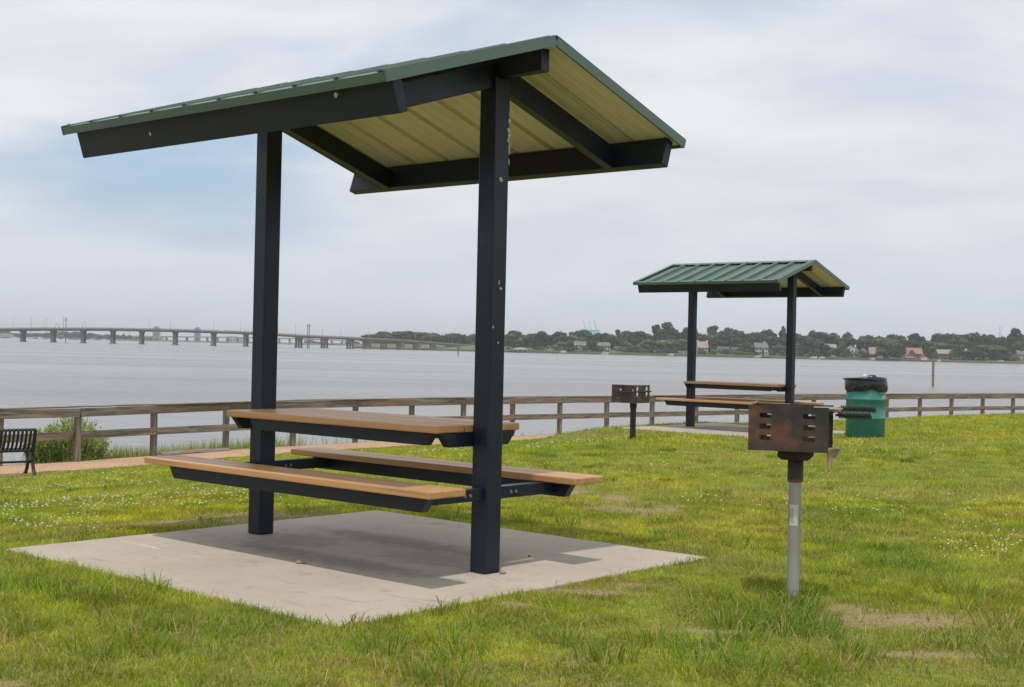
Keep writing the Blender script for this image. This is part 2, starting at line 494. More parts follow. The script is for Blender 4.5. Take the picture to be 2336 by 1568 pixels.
def mat_water():
    m, nt, b = new_mat('river_water')
    geo = nt.nodes.new('ShaderNodeNewGeometry')
    P = geo.outputs['Position']
    mp = nt.nodes.new('ShaderNodeMapping')
    nt.links.new(P, mp.inputs[0])
    mp.inputs['Rotation'].default_value = (0, 0, R_(12))
    mp.inputs['Scale'].default_value = (0.55, 1.0, 1.0)
    V = mp.outputs[0]
    mp2 = nt.nodes.new('ShaderNodeMapping')
    nt.links.new(P, mp2.inputs[0])
    mp2.inputs['Scale'].default_value = (0.006, 0.03, 1.0)
    streak = nz(nt, mp2.outputs[0], 1.0, 5, 0.6, 0.5)
    col = mixc(nt, rng(nt, streak, 0.35, 0.65), (0.235, 0.230, 0.225), (0.26, 0.256, 0.25))
    nt.links.new(col, b.inputs['Base Color'])
    nt.links.new(rng(nt, streak, 0.3, 0.7, 0.28, 0.16), b.inputs['Roughness'])
    b.inputs['IOR'].default_value = 1.33
    h = mth(nt, 'ADD', mth(nt, 'MULTIPLY', nz(nt, V, 1.1, 6, 0.62, 0.6), 1.0), mth(nt, 'MULTIPLY', nz(nt, V, 0.16, 4), 1.6))
    h = mth(nt, 'MULTIPLY', h, rng(nt, streak, 0.3, 0.7, 1.25, 0.7))
    bump(nt, b, h, 0.95, 0.5)
    return m
M['water'] = mat_water()

def mat_leaf(name, c1, c2, trans=0.2):
    m, nt, b = new_mat(name)
    oi = nt.nodes.new('ShaderNodeObjectInfo')
    at_ = nt.nodes.new('ShaderNodeAttribute'); at_.attribute_name = 'tint'
    col = mixc(nt, oi.outputs['Random'], c1, c2)
    col = mixc(nt, 1.0, col, at_.outputs['Color'], 'MULTIPLY')
    nt.links.new(col, b.inputs['Base Color'])
    b.inputs['Roughness'].default_value = 0.7
    b.inputs['Specular IOR Level'].default_value = 0.2
    tr = nt.nodes.new('ShaderNodeBsdfTranslucent')
    nt.links.new(col, tr.inputs['Color'])
    mx = nt.nodes.new('ShaderNodeMixShader'); mx.inputs[0].default_value = trans
    nt.links.new(b.outputs[0], mx.inputs[1]); nt.links.new(tr.outputs[0], mx.inputs[2])
    nt.links.new(mx.outputs[0], nt.nodes['Material Output'].inputs['Surface'])
    return m
M['leaf_dark'] = mat_leaf('dark_foliage', (0.034, 0.074, 0.032), (0.056, 0.098, 0.036))
M['leaf_mid'] = mat_leaf('green_foliage', (0.075, 0.130, 0.040), (0.105, 0.160, 0.048))
M['leaf_light'] = mat_leaf('light_foliage', (0.110, 0.175, 0.038), (0.135, 0.190, 0.046))
M['leaf_bush'] = mat_leaf('bush_foliage', (0.34, 0.42, 0.13), (0.36, 0.44, 0.14), 0.45)
M['bark'] = pmat('bark', (0.085, 0.065, 0.05), (0.12, 0.095, 0.075), 8, 0.9)
for k, c, r in (('white_wall', (0.62, 0.61, 0.58), .7), ('cream_wall', (0.50, 0.46, 0.38), .75), ('grey_wall', (0.30, 0.30, 0.30), .75), ('red_brick', (0.20, 0.058, 0.036), .85), ('brown_wall', (0.16, 0.085, 0.055), .85),
                ('grey_roof', (0.17, 0.17, 0.18), .8), ('dark_roof', (0.085, 0.085, 0.09), .8), ('tan_roof', (0.34, 0.29, 0.24), .85), ('orange_roof', (0.33, 0.20, 0.125), .85), ('pane', (0.03, 0.035, 0.04), .15),
                ('bridge_conc', (0.28, 0.255, 0.235), .85), ('bridge_pier', (0.20, 0.175, 0.16), .9), ('seawall', (0.15, 0.13, 0.11), .9), ('dock_wood', (0.17, 0.14, 0.115), .9),
                ('boat_white', (0.70, 0.70, 0.70), .35), ('boat_blue', (0.05, 0.12, 0.22), .4), ('crane_paint', (0.62, 0.66, 0.70), .5), ('crane_blue', (0.22, 0.45, 0.60), .5), ('crane_red', (0.34, 0.14, 0.11), .6), ('tower_glass', (0.13, 0.20, 0.28), .3),
                ('pole', (0.15, 0.13, 0.12), .85), ('piling', (0.21, 0.19, 0.175), .9), ('daymark', (0.03, 0.33, 0.11), .5), ('steel', (0.32, 0.33, 0.34), .5), ('far_lawn', (0.115, 0.145, 0.045), .95), ('red_paint', (0.40, 0.06, 0.05), .5)):
    M[k] = pmat(k, c, tuple(x * 0.82 for x in c), 0.35 if k not in ('pole', 'piling') else 3, r)

# ------------------------------------------------------------------ numpy noise
_rs = np.random.RandomState(7)
_tab = _rs.rand(64, 64)
def vnoise(x, y):
    xi, yi = np.floor(x).astype(int), np.floor(y).astype(int)
    fx, fy = x - xi, y - yi
    fx, fy = fx * fx * (3 - 2 * fx), fy * fy * (3 - 2 * fy)
    g = lambda a, b: _tab[a % 64, b % 64]
    return (g(xi, yi) * (1 - fx) + g(xi + 1, yi) * fx) * (1 - fy) + (g(xi, yi + 1) * (1 - fx) + g(xi + 1, yi + 1) * fx) * fy
def fbm(x, y, o=3):
    t = 0; a = 0.5; n = 0
    for i in range(o):
        t = t + a * vnoise(x * 2 ** i + 11.3 * i, y * 2 ** i + 5.7 * i); n += a; a *= 0.5
    return t / n

# ------------------------------------------------------------------ terrain
FENCE_Z, WATER_Z = -1.05, -2.6
FENCE = [(-8.61, 22.58), (-7.66, 23.70), (-6.72, 25.25), (-5.72, 26.95), (-4.60, 28.36), (-3.44, 29.72), (-2.28, 30.96), (-1.13, 32.07), (0.05, 33.10), (1.26, 34.16), (2.54, 35.28),
         (3.86, 36.46), (5.21, 37.58), (6.55, 38.70), (7.87, 39.77), (9.25, 40.84), (10.65, 41.94), (12.10, 43.05), (13.47, 44.04), (14.82, 45.01), (16.22, 46.00), (17.62, 46.95), (19.05, 47.9), (20.5, 48.85)]
FENCE = [(-10.5, 20.4), (-9.55, 21.5)] + FENCE
_line = [(-46.0, -26.0), (-24.0, 3.0)] + FENCE + [(33.0, 57.0), (70.0, 80.0)]
def shore_dist(x, y):
    best = np.full(x.shape, 1e9); sgn = np.ones(x.shape)
    for (ax, ay), (bx, by) in zip(_line[:-1], _line[1:]):
        dx, dy = bx - ax, by - ay
        t = np.clip(((x - ax) * dx + (y - ay) * dy) / (dx * dx + dy * dy), 0, 1)
        ex, ey = x - (ax + t * dx), y - (ay + t * dy)
        d = np.hypot(ex, ey)
        s = np.where(dx * ey - dy * ex < 0, 1.0, -1.0)
        up = d < best
        best = np.where(up, d, best); sgn = np.where(up, s, sgn)
    return best * sgn
def height(x, y):
    x, y = np.asarray(x, float), np.asarray(y, float)
    d = shore_dist(x, y)
    t = np.clip((d - 1.45) / np.interp(x, [-5.0, 3.0], [13.0, 9.2]), 0, 1)
    ramp = np.where(t < 0.8, t * 1.08, 0.864 + (1 - ((1 - t) / 0.2) ** 2) * 0.108)
    z = FENCE_Z + ramp / 0.972 * 0.97
    z = z + np.clip((d - 11) / 6, 0, 1) * 0.05
    z = z + (fbm(x * 0.35, y * 0.35) - 0.5) * 0.07 * np.clip((d - 2) / 4, 0, 1)
    z = z + (fbm(x * 2.1, y * 2.1) - 0.5) * 0.022 * np.clip((d - 2) / 2, 0, 1)
    bank = FENCE_Z - np.clip((-d - 0.25) / 2.9, 0, 1) * 2.6
    z = np.where(d < -0.25, bank, z)
    for (cx, cy), yaw, zz, S1, S2 in ((SH1, YAW1, 0.0, 1.42, 1.43), (SH2, YAW2, Z2, 1.42, 1.43)):
        c, s = math.cos(yaw), math.sin(yaw)
        u, v = (x - cx) * c + (y - cy) * s, -(x - cx) * s + (y - cy) * c
        q = np.maximum(np.abs(u) - S1, np.abs(v) - S2)
        k = np.clip(1 - q / 1.3, 0, 1)
        k = k * k * (3 - 2 * k)
        z = z * (1 - k) + (zz - 0.014) * k
    return z
def gz(x, y): return float(height(np.array([x]), np.array([y]))[0])

def build_ground():
    xs = np.concatenate([np.linspace(-60, -16, 12)[:-1], np.linspace(-16, 26, 190), np.linspace(26, 75, 14)[1:]])
    ys = np.concatenate([np.linspace(-35, 2, 14)[:-1], np.linspace(2, 52, 230), np.linspace(52, 90, 12)[1:]])
    X, Y = np.meshgrid(xs, ys)
    Z = height(X, Y)
    v = np.c_[X.ravel(), Y.ravel(), Z.ravel()]
    nx, ny = len(xs), len(ys)
    i = (np.arange(ny - 1)[:, None] * nx + np.arange(nx - 1)[None]).ravel()
    q = np.c_[i, i + 1, i + nx + 1, i + nx]
    o = link('ground', np_mesh('ground', v, q, M['ground'], None, True))
    tag(o, kind='structure')
build_ground()
w = MB()
w.add([(-5200, -60, 0), (5200, -60, 0), (5200, 9000, 0), (-5200, 9000, 0)], [(0, 1, 2, 3)])
tag(w.build('water', M['water'], loc=(0, 0, WATER_Z)), kind='structure')

# gravel walk along the fence
def build_path():
    pts = np.array(_line[1:-1], float)
    seg = np.r_[0, np.cumsum(np.hypot(*np.diff(pts, axis=0).T))]
    s = np.arange(0, seg[-1], 0.35)
    x, y = np.interp(s, seg, pts[:, 0]), np.interp(s, seg, pts[:, 1])
    tx, ty = np.gradient(x), np.gradient(y)
    n = np.hypot(tx, ty)
    nx, ny = ty / n, -tx / n
    mb = MB()
    vs = []
    rr = random.Random(4)
    for k in range(len(s)):
        a, b = -0.18 + rr.uniform(-.03, .03), 1.16 + rr.uniform(-.10, .10)
        for j in range(5):
            d = a + (b - a) * j / 4
            px, py = x[k] + nx[k] * d, y[k] + ny[k] * d
            vs.append((px, py, gz(px, py) + (0.028 if 0 < j < 4 else 0.006)))
    fs = [(k * 5 + j, (k + 1) * 5 + j, (k + 1) * 5 + j + 1, k * 5 + j + 1) for k in range(len(s) - 1) for j in range(4)]
    mb.add(vs, fs, 0, True)
    tag(mb.build('path', M['gravel']), kind='structure')
build_path()

def pad(loc, yaw, s1a, s1b, s2a, s2b):
    rr = random.Random(int(loc[1] * 10))
    outline = []
    cor = [(s1a, s2a), (s1b, s2a), (s1b, s2b), (s1a, s2b)]
    for k in range(4):
        a, b = cor[k], cor[(k + 1) % 4]
        for i in range(26):
            t = i / 26
            j = 0 if i == 0 else rr.uniform(-.010, .006)
            nx, ny = (b[1] - a[1]), -(b[0] - a[0])
            L = math.hypot(nx, ny)
            outline.append((a[0] + (b[0] - a[0]) * t + nx / L * j, a[1] + (b[1] - a[1]) * t + ny / L * j))
    mb = MB().prism(outline, -0.12, 0.0, 'z')
    o = mb.build('concrete_pad', M['concrete'], loc=(*loc[:2], loc[2]), rot=(0, 0, yaw), bevel=0.006)
    tag(o, kind='structure')
    return o
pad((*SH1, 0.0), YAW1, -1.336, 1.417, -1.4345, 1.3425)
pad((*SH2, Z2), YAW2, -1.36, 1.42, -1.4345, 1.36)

# ------------------------------------------------------------------ picnic shelter with built-in table
A_, PW, LT, WT, ZT, ZS, LS, SI, SO = 0.9265, 0.112, 0.866, 0.3259, 0.762, 0.4807, 1.176, 0.42, 0.669
RR, EE, ZE, ZR = 1.3257, 1.1375, 2.3597, 2.7242
TH = math.atan((ZR - ZE) / EE)
SL = EE / math.cos(TH)

def make_shelter(loc, yaw):
    root = empty('picnic_shelter', loc, yaw)
    z0 = ZR - 0.034
    slope = {}
    for s in (-1, 1):
        # local frame of a roof slope: x along the ridge, y down the slope, z off the slope
        b = Matrix.Translation((0, 0, z0)) @ Matrix.Rotation(-TH, 4, 'X')
        slope[s] = b if s == 1 else Matrix.Rotation(PI, 4, 'Z') @ b
    hw = PW / 2
    for s in (-1, 1):
        mb = MB().box(-hw, hw, -hw, hw, 0, z0 - 0.135)
        mb.build('post', M['navy'], root, (s * A_, 0, 0.0), 0.008)
    MB().box(-RR + 0.065, RR - 0.065, -0.032, 0.032, -0.058, 0.058).build('ridge_beam', M['navy'], root, (0, 0, z0 - 0.077), 0.004)
    for s in (-1, 1):
        o = MB().box(-RR + 0.030, RR - 0.030, -0.030, 0.030, -0.078, 0.078).build('eave_beam', M['navy'], root, None, 0.004)
        o.matrix_local = slope[s] @ Matrix.Translation((0, SL - 0.085, -0.083))
        for k in (-1, 1):
            o = MB().box(-0.03, 0.03, 0.045, SL - 0.116, -0.06, 0.06).build('rafter', M['navy'], root, None, 0.003)
            o.matrix_local = slope[s] @ Matrix.Translation((k * A_ , 0, -0.105))
    # standing-seam panels: green outside, cream inside
    n, W = 9, (2 * RR - 0.03) / 9
    prof = [(0, .004), (.007, .042), (.041, .042), (.048, .004), (W * .42, .004), (W * .45, .011), (W * .48, .004), (W * .70, .004), (W * .73, .011), (W * .76, .004), (W - .001, .004),
            (W - .001, 0), (W * .76, 0), (W * .73, .007), (W * .70, 0), (W * .48, 0), (W * .45, .007), (W * .42, 0), (.045, 0), (.038, .037), (.010, .037), (.003, 0)]
    np_ = len(prof)
    vs = [(p[0], a, p[1]) for a in (0.012, SL - 0.004) for p in prof]
    fs = [(i, (i + 1) % np_, np_ + (i + 1) % np_, np_ + i) for i in range(np_)]
    pm = MB()
    for i, f in enumerate(fs): pm.add([vs[j] for j in f], [(0, 1, 2, 3)], 1 if 11 <= i <= 20 else 0)
    pm.add(vs[:np_], [tuple(range(np_))[::-1]]); pm.add(vs[np_:], [tuple(range(np_))])
    pmesh = pm.mesh('roof_panel', [M['green_roof'], M['cream']])
    for s in (-1, 1):
        for k in range(n):
            o = link('roof_panel', pmesh, root)
            o.matrix_local = slope[s] @ Matrix.Translation((-RR + 0.015 + k * W, 0, 0))
        # eave trim: a folded strip
        o = MB().prism([(SL + .010, .030), (SL + .010, -.013), (SL + .002, -.013), (SL + .002, .022), (SL - .045, .026), (SL - .045, .0345)], -RR - 0.002, RR + 0.002, 'x').build('eave_trim', M['green_roof'], root)
        o.matrix_local = slope[s]
        for k in range(n + 1):
            sc = MB().lathe([(0, .012), (.006, .010), (.008, 0)], 8).build('rivet', M['green_roof'], root)
            sc.matrix_local = slope[s] @ Matrix.Translation((max(-RR + .03, min(RR - .03, -RR + 0.035 + k * W)), SL - .02, .033))
        for k in (-1, 1):
            u0, u1 = (RR - 0.006, RR + 0.006) if k == 1 else (-RR - 0.006, -RR + 0.006)
            o = MB().prism([(0.0, .036 - 0.0), (SL + .012, .036), (SL + .012, -.014), (0.0, -.014)], u0, u1, 'x').box(u0 - (0.05 if k == 1 else 0), u1 + (0.05 if k == -1 else 0), 0.0, SL + .004, .0345, .0385).build('rake_trim', M['green_roof'], root)
            o.matrix_local = slope[s]
    cap = MB()
    c, sn = math.cos(TH), math.sin(TH)
    pts = [(-0.10 * c, -0.10 * sn), (0, 0), (0.10 * c, -0.10 * sn), (0.10 * c, -0.10 * sn - .005), (0, -.006), (-0.10 * c, -0.10 * sn - .005)]
    cap.prism(pts, -RR - .007, RR + .007, 'x')
    cap.build('ridge_cap', M['green_roof'], root, (0, 0, z0 + .0385))
    # table
    pw3 = 2 * WT / 3
    for k in range(3):
        MB().box(-LT, LT, -pw3 / 2 + .005, pw3 / 2 - .005, -.038, 0).build('table_plank', M['lumber'], root, (0, (k - 1) * pw3, ZT), 0.006)
    zt = ZT - .0385
    for s in (-1, 1):
        MB().prism([(-LT + .10, 0), (LT - .10, 0), (LT - .155, -.072), (-LT + .155, -.072)], -.02, .02, 'y').build('table_beam', M['navy'], root, (0, s * .215, zt), .002)
        MB().prism([(-WT + .04, 0), (WT - .04, 0), (WT - .10, -.072), (-WT + .10, -.072)], -.022, .022, 'x').build('table_arm', M['navy'], root, (s * (A_ - hw - .0225), 0, zt - .001), .002)
        for v in (-.035, .035):
            MB().lathe([(0, .008), (.009, .008), (.011, 0)], 6, smooth=False).build('bolt', M['bolt'], root, (s * (A_ - hw - .0225) - s * .022, v * 2.6, zt - .035), 0, (0, -s * PI / 2, 0))
    # benches
    zs = ZS - .0365
    for s in (-1, 1):
        MB().box(-LS, LS, -(SO - SI) / 2, (SO - SI) / 2, -.036, 0).build('bench_seat', M['lumber'], root, (0, s * (SI + SO) / 2, ZS), .006)
        MB().prism([(-LS + .10, 0), (LS - .10, 0), (LS - .155, -.082), (-LS + .155, -.082)], -.025, .025, 'y').build('bench_beam', M['navy'], root, (0, s * (SI + SO) / 2, zs), .002)
    for s in (-1, 1):
        for k in (-1, 1):
            y0, y1 = sorted((k * (hw - .002), k * ((SI + SO) / 2 - .0255)))
            MB().box(-.03, .03, y0, y1, -.066, -.002).build('bench_arm', M['navy'], root, (s * A_, 0, zs), .003)
            for dx in (.10, .14):
                MB().lathe([(0, .007), (.008, .007), (.010, 0)], 6, smooth=False).build('bolt', M['bolt'], root, (s * A_ + .03, k * (hw + dx), zs - .036), 0, (0, PI / 2, 0))
    return root

sh1 = make_shelter((*SH1, 0.0), YAW1)
tag(sh1, 'near open green-roofed picnic shelter with wooden table and two benches between dark posts', 'picnic shelter', 'green-roofed picnic shelters')
sh2 = copy_tree(sh1)
sh2.location = (*SH2, Z2); sh2.rotation_euler = (0, 0, YAW2)
tag(sh2, 'smaller distant green-roofed picnic shelter beside the green trash drum', 'picnic shelter', 'green-roofed picnic shelters')
# peeling paint and droppings on the near shelter's right post
def flakes():
    rr = random.Random(12)
    for (v, z, w, h) in ((.050, 2.375, .012, .02), (.050, 2.34, .020, .035), (.046, 2.29, .028, .035), (.050, 2.262, .030, .022), (.044, 2.24, .016, .03), (.053, 2.19, .010, .06), (.054, 2.13, .008, .04), (-.005, 2.03, .03, .03), (-.002, 1.50, .012, .03), (.01, 1.47, .02, .016), (.0, 1.19, .014, .014), (-.04, 1.27, .008, .02)):
        n = 9
        pr = []
        for i in range(n):
            a = 2 * PI * i / n
            k = rr.uniform(.55, 1.15)
            pr.append((w * .5 * k * math.cos(a), h * .5 * k * math.sin(a)))
        MB().prism(pr, 0, .003, 'x').build('paint_flake', M['flake'], sh1, (A_ + PW / 2 - .001, v, z))
    for (u, z, w, h) in ((-.55, 2.255, .02, .03), (.15, 2.33, .012, .04), (.95, 2.30, .03, .03)):
        pr = [(w * .5 * rr.uniform(.4, 1.1) * math.cos(2 * PI * i / 8), h * .5 * rr.uniform(.4, 1.1) * math.sin(2 * PI * i / 8)) for i in range(8)]
        MB().prism(pr, -.003, 0, 'y').build('paint_flake', M['flake'], sh1, (u, -EE + .025 + (ZE - .02 - z) * .32 - .002, z), 0, (R_(18), 0, 0))
flakes()

# ------------------------------------------------------------------ charcoal grills
def holed_panel(w, h, holes, t=0.004):
    """sheet in x-z with rectangular openings, thickness along y"""
    xs = sorted({0.0, w, *[a for q in holes for a in q[:2]]})
    zs = sorted({0.0, h, *[a for q in holes for a in q[2:]]})
    mb = MB()
    inside = lambda x, z: any(q[0] < x < q[1] and q[2] < z < q[3] for q in holes)
    X = {x: i for i, x in enumerate(xs)}; Z = {z: i for i, z in enumerate(zs)}
    nx, nzv = len(xs), len(zs)
    vs = [(x, y, z) for y in (0, t) for z in zs for x in xs]
    I = lambda i, j, k: k * nx * nzv + j * nx + i
    fs = []
    solid = lambda i, j: 0 <= i < nx - 1 and 0 <= j < nzv - 1 and not inside((xs[i] + xs[i + 1]) / 2, (zs[j] + zs[j + 1]) / 2)
    for i in range(nx - 1):
        for j in range(nzv - 1):
            if not solid(i, j): continue
            fs.append((I(i, j, 0), I(i + 1, j, 0), I(i + 1, j + 1, 0), I(i, j + 1, 0)))
            fs.append((I(i, j, 1), I(i, j + 1, 1), I(i + 1, j + 1, 1), I(i + 1, j, 1)))
            if not solid(i - 1, j): fs.append((I(i, j, 0), I(i, j + 1, 0), I(i, j + 1, 1), I(i, j, 1)))
            if not solid(i + 1, j): fs.append((I(i + 1, j, 0), I(i + 1, j, 1), I(i + 1, j + 1, 1), I(i + 1, j + 1, 0)))
            if not solid(i, j - 1): fs.append((I(i, j, 0), I(i, j, 1), I(i + 1, j, 1), I(i + 1, j, 0)))
            if not solid(i, j + 1): fs.append((I(i, j + 1, 0), I(i + 1, j + 1, 0), I(i + 1, j + 1, 1), I(i, j + 1, 1)))
    return mb.add(vs, fs)
def coil(length, r=.0135, wire=.0034, turns=15):
    mb = MB()
    mb.tube([(0, 0, 0), (length, 0, 0)], .006, 8)
    pts = []
    for i in range(turns * 9 + 1):
        a = 2 * PI * i / 9
        pts.append((length * (.08 + .92 * i / (turns * 9)), r * math.cos(a), r * math.sin(a)))
    mb.tube(pts, wire, 5)
    return mb

def near_grill():
    base = on(1808, 1376, -0.03)
    g = empty('barbecue_grill', (base.x, base.y, gz(base.x, base.y)), R_(-17))
    z = -gz(base.x, base.y)
    W, D, H = 0.372, 0.33, 0.212
    ZB = z + 0.706
    lean = 0.0
    X0, Y0 = -W * 0.57, -D * 0.42
    sl = []
    for (a, b) in ((.14, .285), (.68, .835)):
        for (c, d) in ((.16, .265), (.40, .515), (.65, .765)):
            sl.append((a * W, b * W, (1 - d) * H, (1 - c) * H))
    holed_panel(W, H, sl).build('side_panel', M['rust'], g, (X0, Y0, ZB))
    holed_panel(W, H, sl).build('side_panel', M['rust'], g, (X0, Y0 + D - .004, ZB))
    MB().box(0, .004, .0045, D - .0045, 0, H).build('back_panel', M['rust'], g, (X0, Y0, ZB))
    MB().box(.0045, W, .0045, D - .0045, .001, .006).build('floor_plate', M['ash'], g, (X0, Y0, ZB))
    MB().box(0, .012, .001, D - .001, 0, .010).build('back_rim', M['ash'], g, (X0 - .001, Y0, ZB + H + .0005), .002)
    # cooking grate: frame of flat bar with rods, a flat iron shelf at the open end
    gr = MB()
    gr.tube([(.02, .02, 0), (W + .02, .02, 0)], .006, 8).tube([(.02, D - .02, 0), (W + .02, D - .02, 0)], .006, 8)
    for i in range(15):
        x = .02 + (W - .02) * i / 14
        gr.tube([(x, .02, .002), (x, D - .02, .002)], .0045, 6)
    grate = gr.build('cooking_grate', M['soot'], g, (X0, Y0, ZB + H - .018))
    MB().box(W - .085, W + .055, .025, D - .06, .0, .005).build('warming_shelf', M['ash'], grate, (0, 0, .008), .001)
    for (y, dx, dz) in ((.075, .055, -.022), (.185, .060, .006)):
        coil(.165 if y < .1 else .175).build('coil_handle', M['soot'], grate, (W + dx - .03, y, dz + .004), 0, (0, R_(0.4), R_(4)))
    # warped ash lip hanging at the open end
    vs, fs = [], []
    for i in range(9):
        t = i / 8
        for j in range(6):
            q = j / 5
            vs.append((W - .012 + q * .062 * (1 - .55 * t) + .012 * t, .03 + .05 * q + .02 * math.sin(t * 3), .022 - .115 * t * (0.7 + .3 * math.cos(q * 3.4))))
    for i in range(8):
        for j in range(5):
            a = i * 6 + j
            fs.append((a, a + 1, a + 7, a + 6))
    lip = MB().add(vs, fs, 0, True).build('ash_lip', M['ash'], g, (X0, Y0, ZB))
    so = lip.modifiers.new('thick', 'SOLIDIFY'); so.thickness = .004
    # yoke, sleeve, pipe
    MB().prism([(-.080, 0), (.080, 0), (.080, -.030), (.062, -.046), (-.062, -.046), (-.080, -.030)], -.07, .07, 'y').build('yoke', M['soot'], g, (0, 0, ZB), .004)
    MB().lathe([(0, .665), (.037, .665), (.037, .560), (.036, .553), (0, .553)], 28).build('sleeve', M['rust2'], g, (0, 0, z))
    MB().lathe([(.0385, .566), (.0385, .556)], 28).build('rust_ring', M['rust_ring'], g, (0, 0, z))
    MB().lathe([(.030, -.15), (.030, .56)], 28).build('post', M['galv'], g, (0, 0, z))
    # paper sticker wrapped on the pipe
    n = 10
    a0, a1 = R_(-90 - 64), R_(-90 + 22)
    st = MB().add([(.0306 * math.cos(a0 + (a1 - a0) * i / n), .0306 * math.sin(a0 + (a1 - a0) * i / n), zz) for zz in (.345, .445) for i in range(n + 1)], [(i, i + 1, n + 2 + i, n + 1 + i) for i in range(n)], 0, True).build('sticker', M['sticker'], g, (0, 0, z), 0, (0, 0, R_(17)))
    rr = random.Random(3)
    pr = MB()
    zz = .365
    while zz < .43:
        h = rr.uniform(.0012, .003)
        pr.add([(.0309 * math.cos(a), .0309 * math.sin(a), q) for q in (zz, zz + h) for a in (R_(-150), R_(-145), R_(-140))], [(0, 1, 4, 3), (1, 2, 5, 4)])
        zz += h + rr.uniform(.001, .0025)
    for x in (-128, -122, -114):
        pr.add([(.0309 * math.cos(a), .0309 * math.sin(a), q) for q in (.355, .43) for a in (R_(x), R_(x + 2.5))], [(0, 1, 3, 2)])
    pr.build('printed_lines', M['print'], st)
    tag(g, 'rusty slotted charcoal grill on grey pipe in the foreground grass', 'grill', 'park charcoal grills')
    return g
near_grill()

def far_grill():
    b = on(1443, 1003, -0.10)
    zg = gz(b.x, b.y)
    g = empty('barbecue_grill', (b.x, b.y, zg), R_(-35))
    k = b.y / 18.9
    H, W1, W2 = .25, .39, .40
    zb = .525
    X0, Y0 = -W1 / 2 - .075, -W2 / 2 + .05
    sw = {(.66 * W1, .72 * W1, .60 * H, .66 * H)}
    # local -y face is the closed side seen on the left, +x face the notched side on the right
    holed_panel(W1, H, [(.24 * W1, .30 * W1, .22 * H, .30 * H), (.33 * W1, .41 * W1, .68 * H, .76 * H), (.86 * W1, .90 * W1, .66 * H, .76 * H)]).build('side_panel', M['rust'], g, (X0, Y0, zb))
    holes = []
    for y in (.06, .72):
        for (za, zc) in ((.36, .58), (.70, .90)):
            holes.append((y * W2, (y + .13) * W2, za * H, zc * H))
            holes.append(((y - .03) * W2, (y + .06) * W2, (za - .05) * H, (za + .02) * H))
    holed_panel(W2, H, holes).build('notched_panel', M['rust'], g, (X0 + W1, Y0, zb), 0, (0, 0, PI / 2))
    MB().box(0, W1, .005, W2, 0, .006).build('floor_plate', M['ash'], g, (X0, Y0, zb - .0065))
    MB().tube([(W1 + .012, -.01, 0), (W1 + .012, W2 + .02, 0)], .011, 8).build('grate_rod', M['soot'], g, (X0, Y0, zb + H * .63))
    MB().tube([(.05, -.014, 0), (W1 - .04, -.014, -.006)], .008, 8).build('grate_rod', M['soot'], g, (X0, Y0, zb + H * .61))
    MB().lathe([(0, .52), (.050, .52), (.050, .45), (.046, .44)], 20).build('sleeve', M['soot'], g)
    MB().lathe([(.042, -.15), (.042, .45)], 20).build('post', M['black_metal'], g)
    MB().add([(.0425 * math.cos(R_(a)), .0425 * math.sin(R_(a)), z) for z in (.16, .21) for a in (-165, -155, -145)], [(0, 1, 4, 3), (1, 2, 5, 4)]).build('sticker', M['sticker'], g)
    tag(g, 'dark charcoal grill on black post left of the distant shelter', 'grill', 'park charcoal grills')
far_grill()

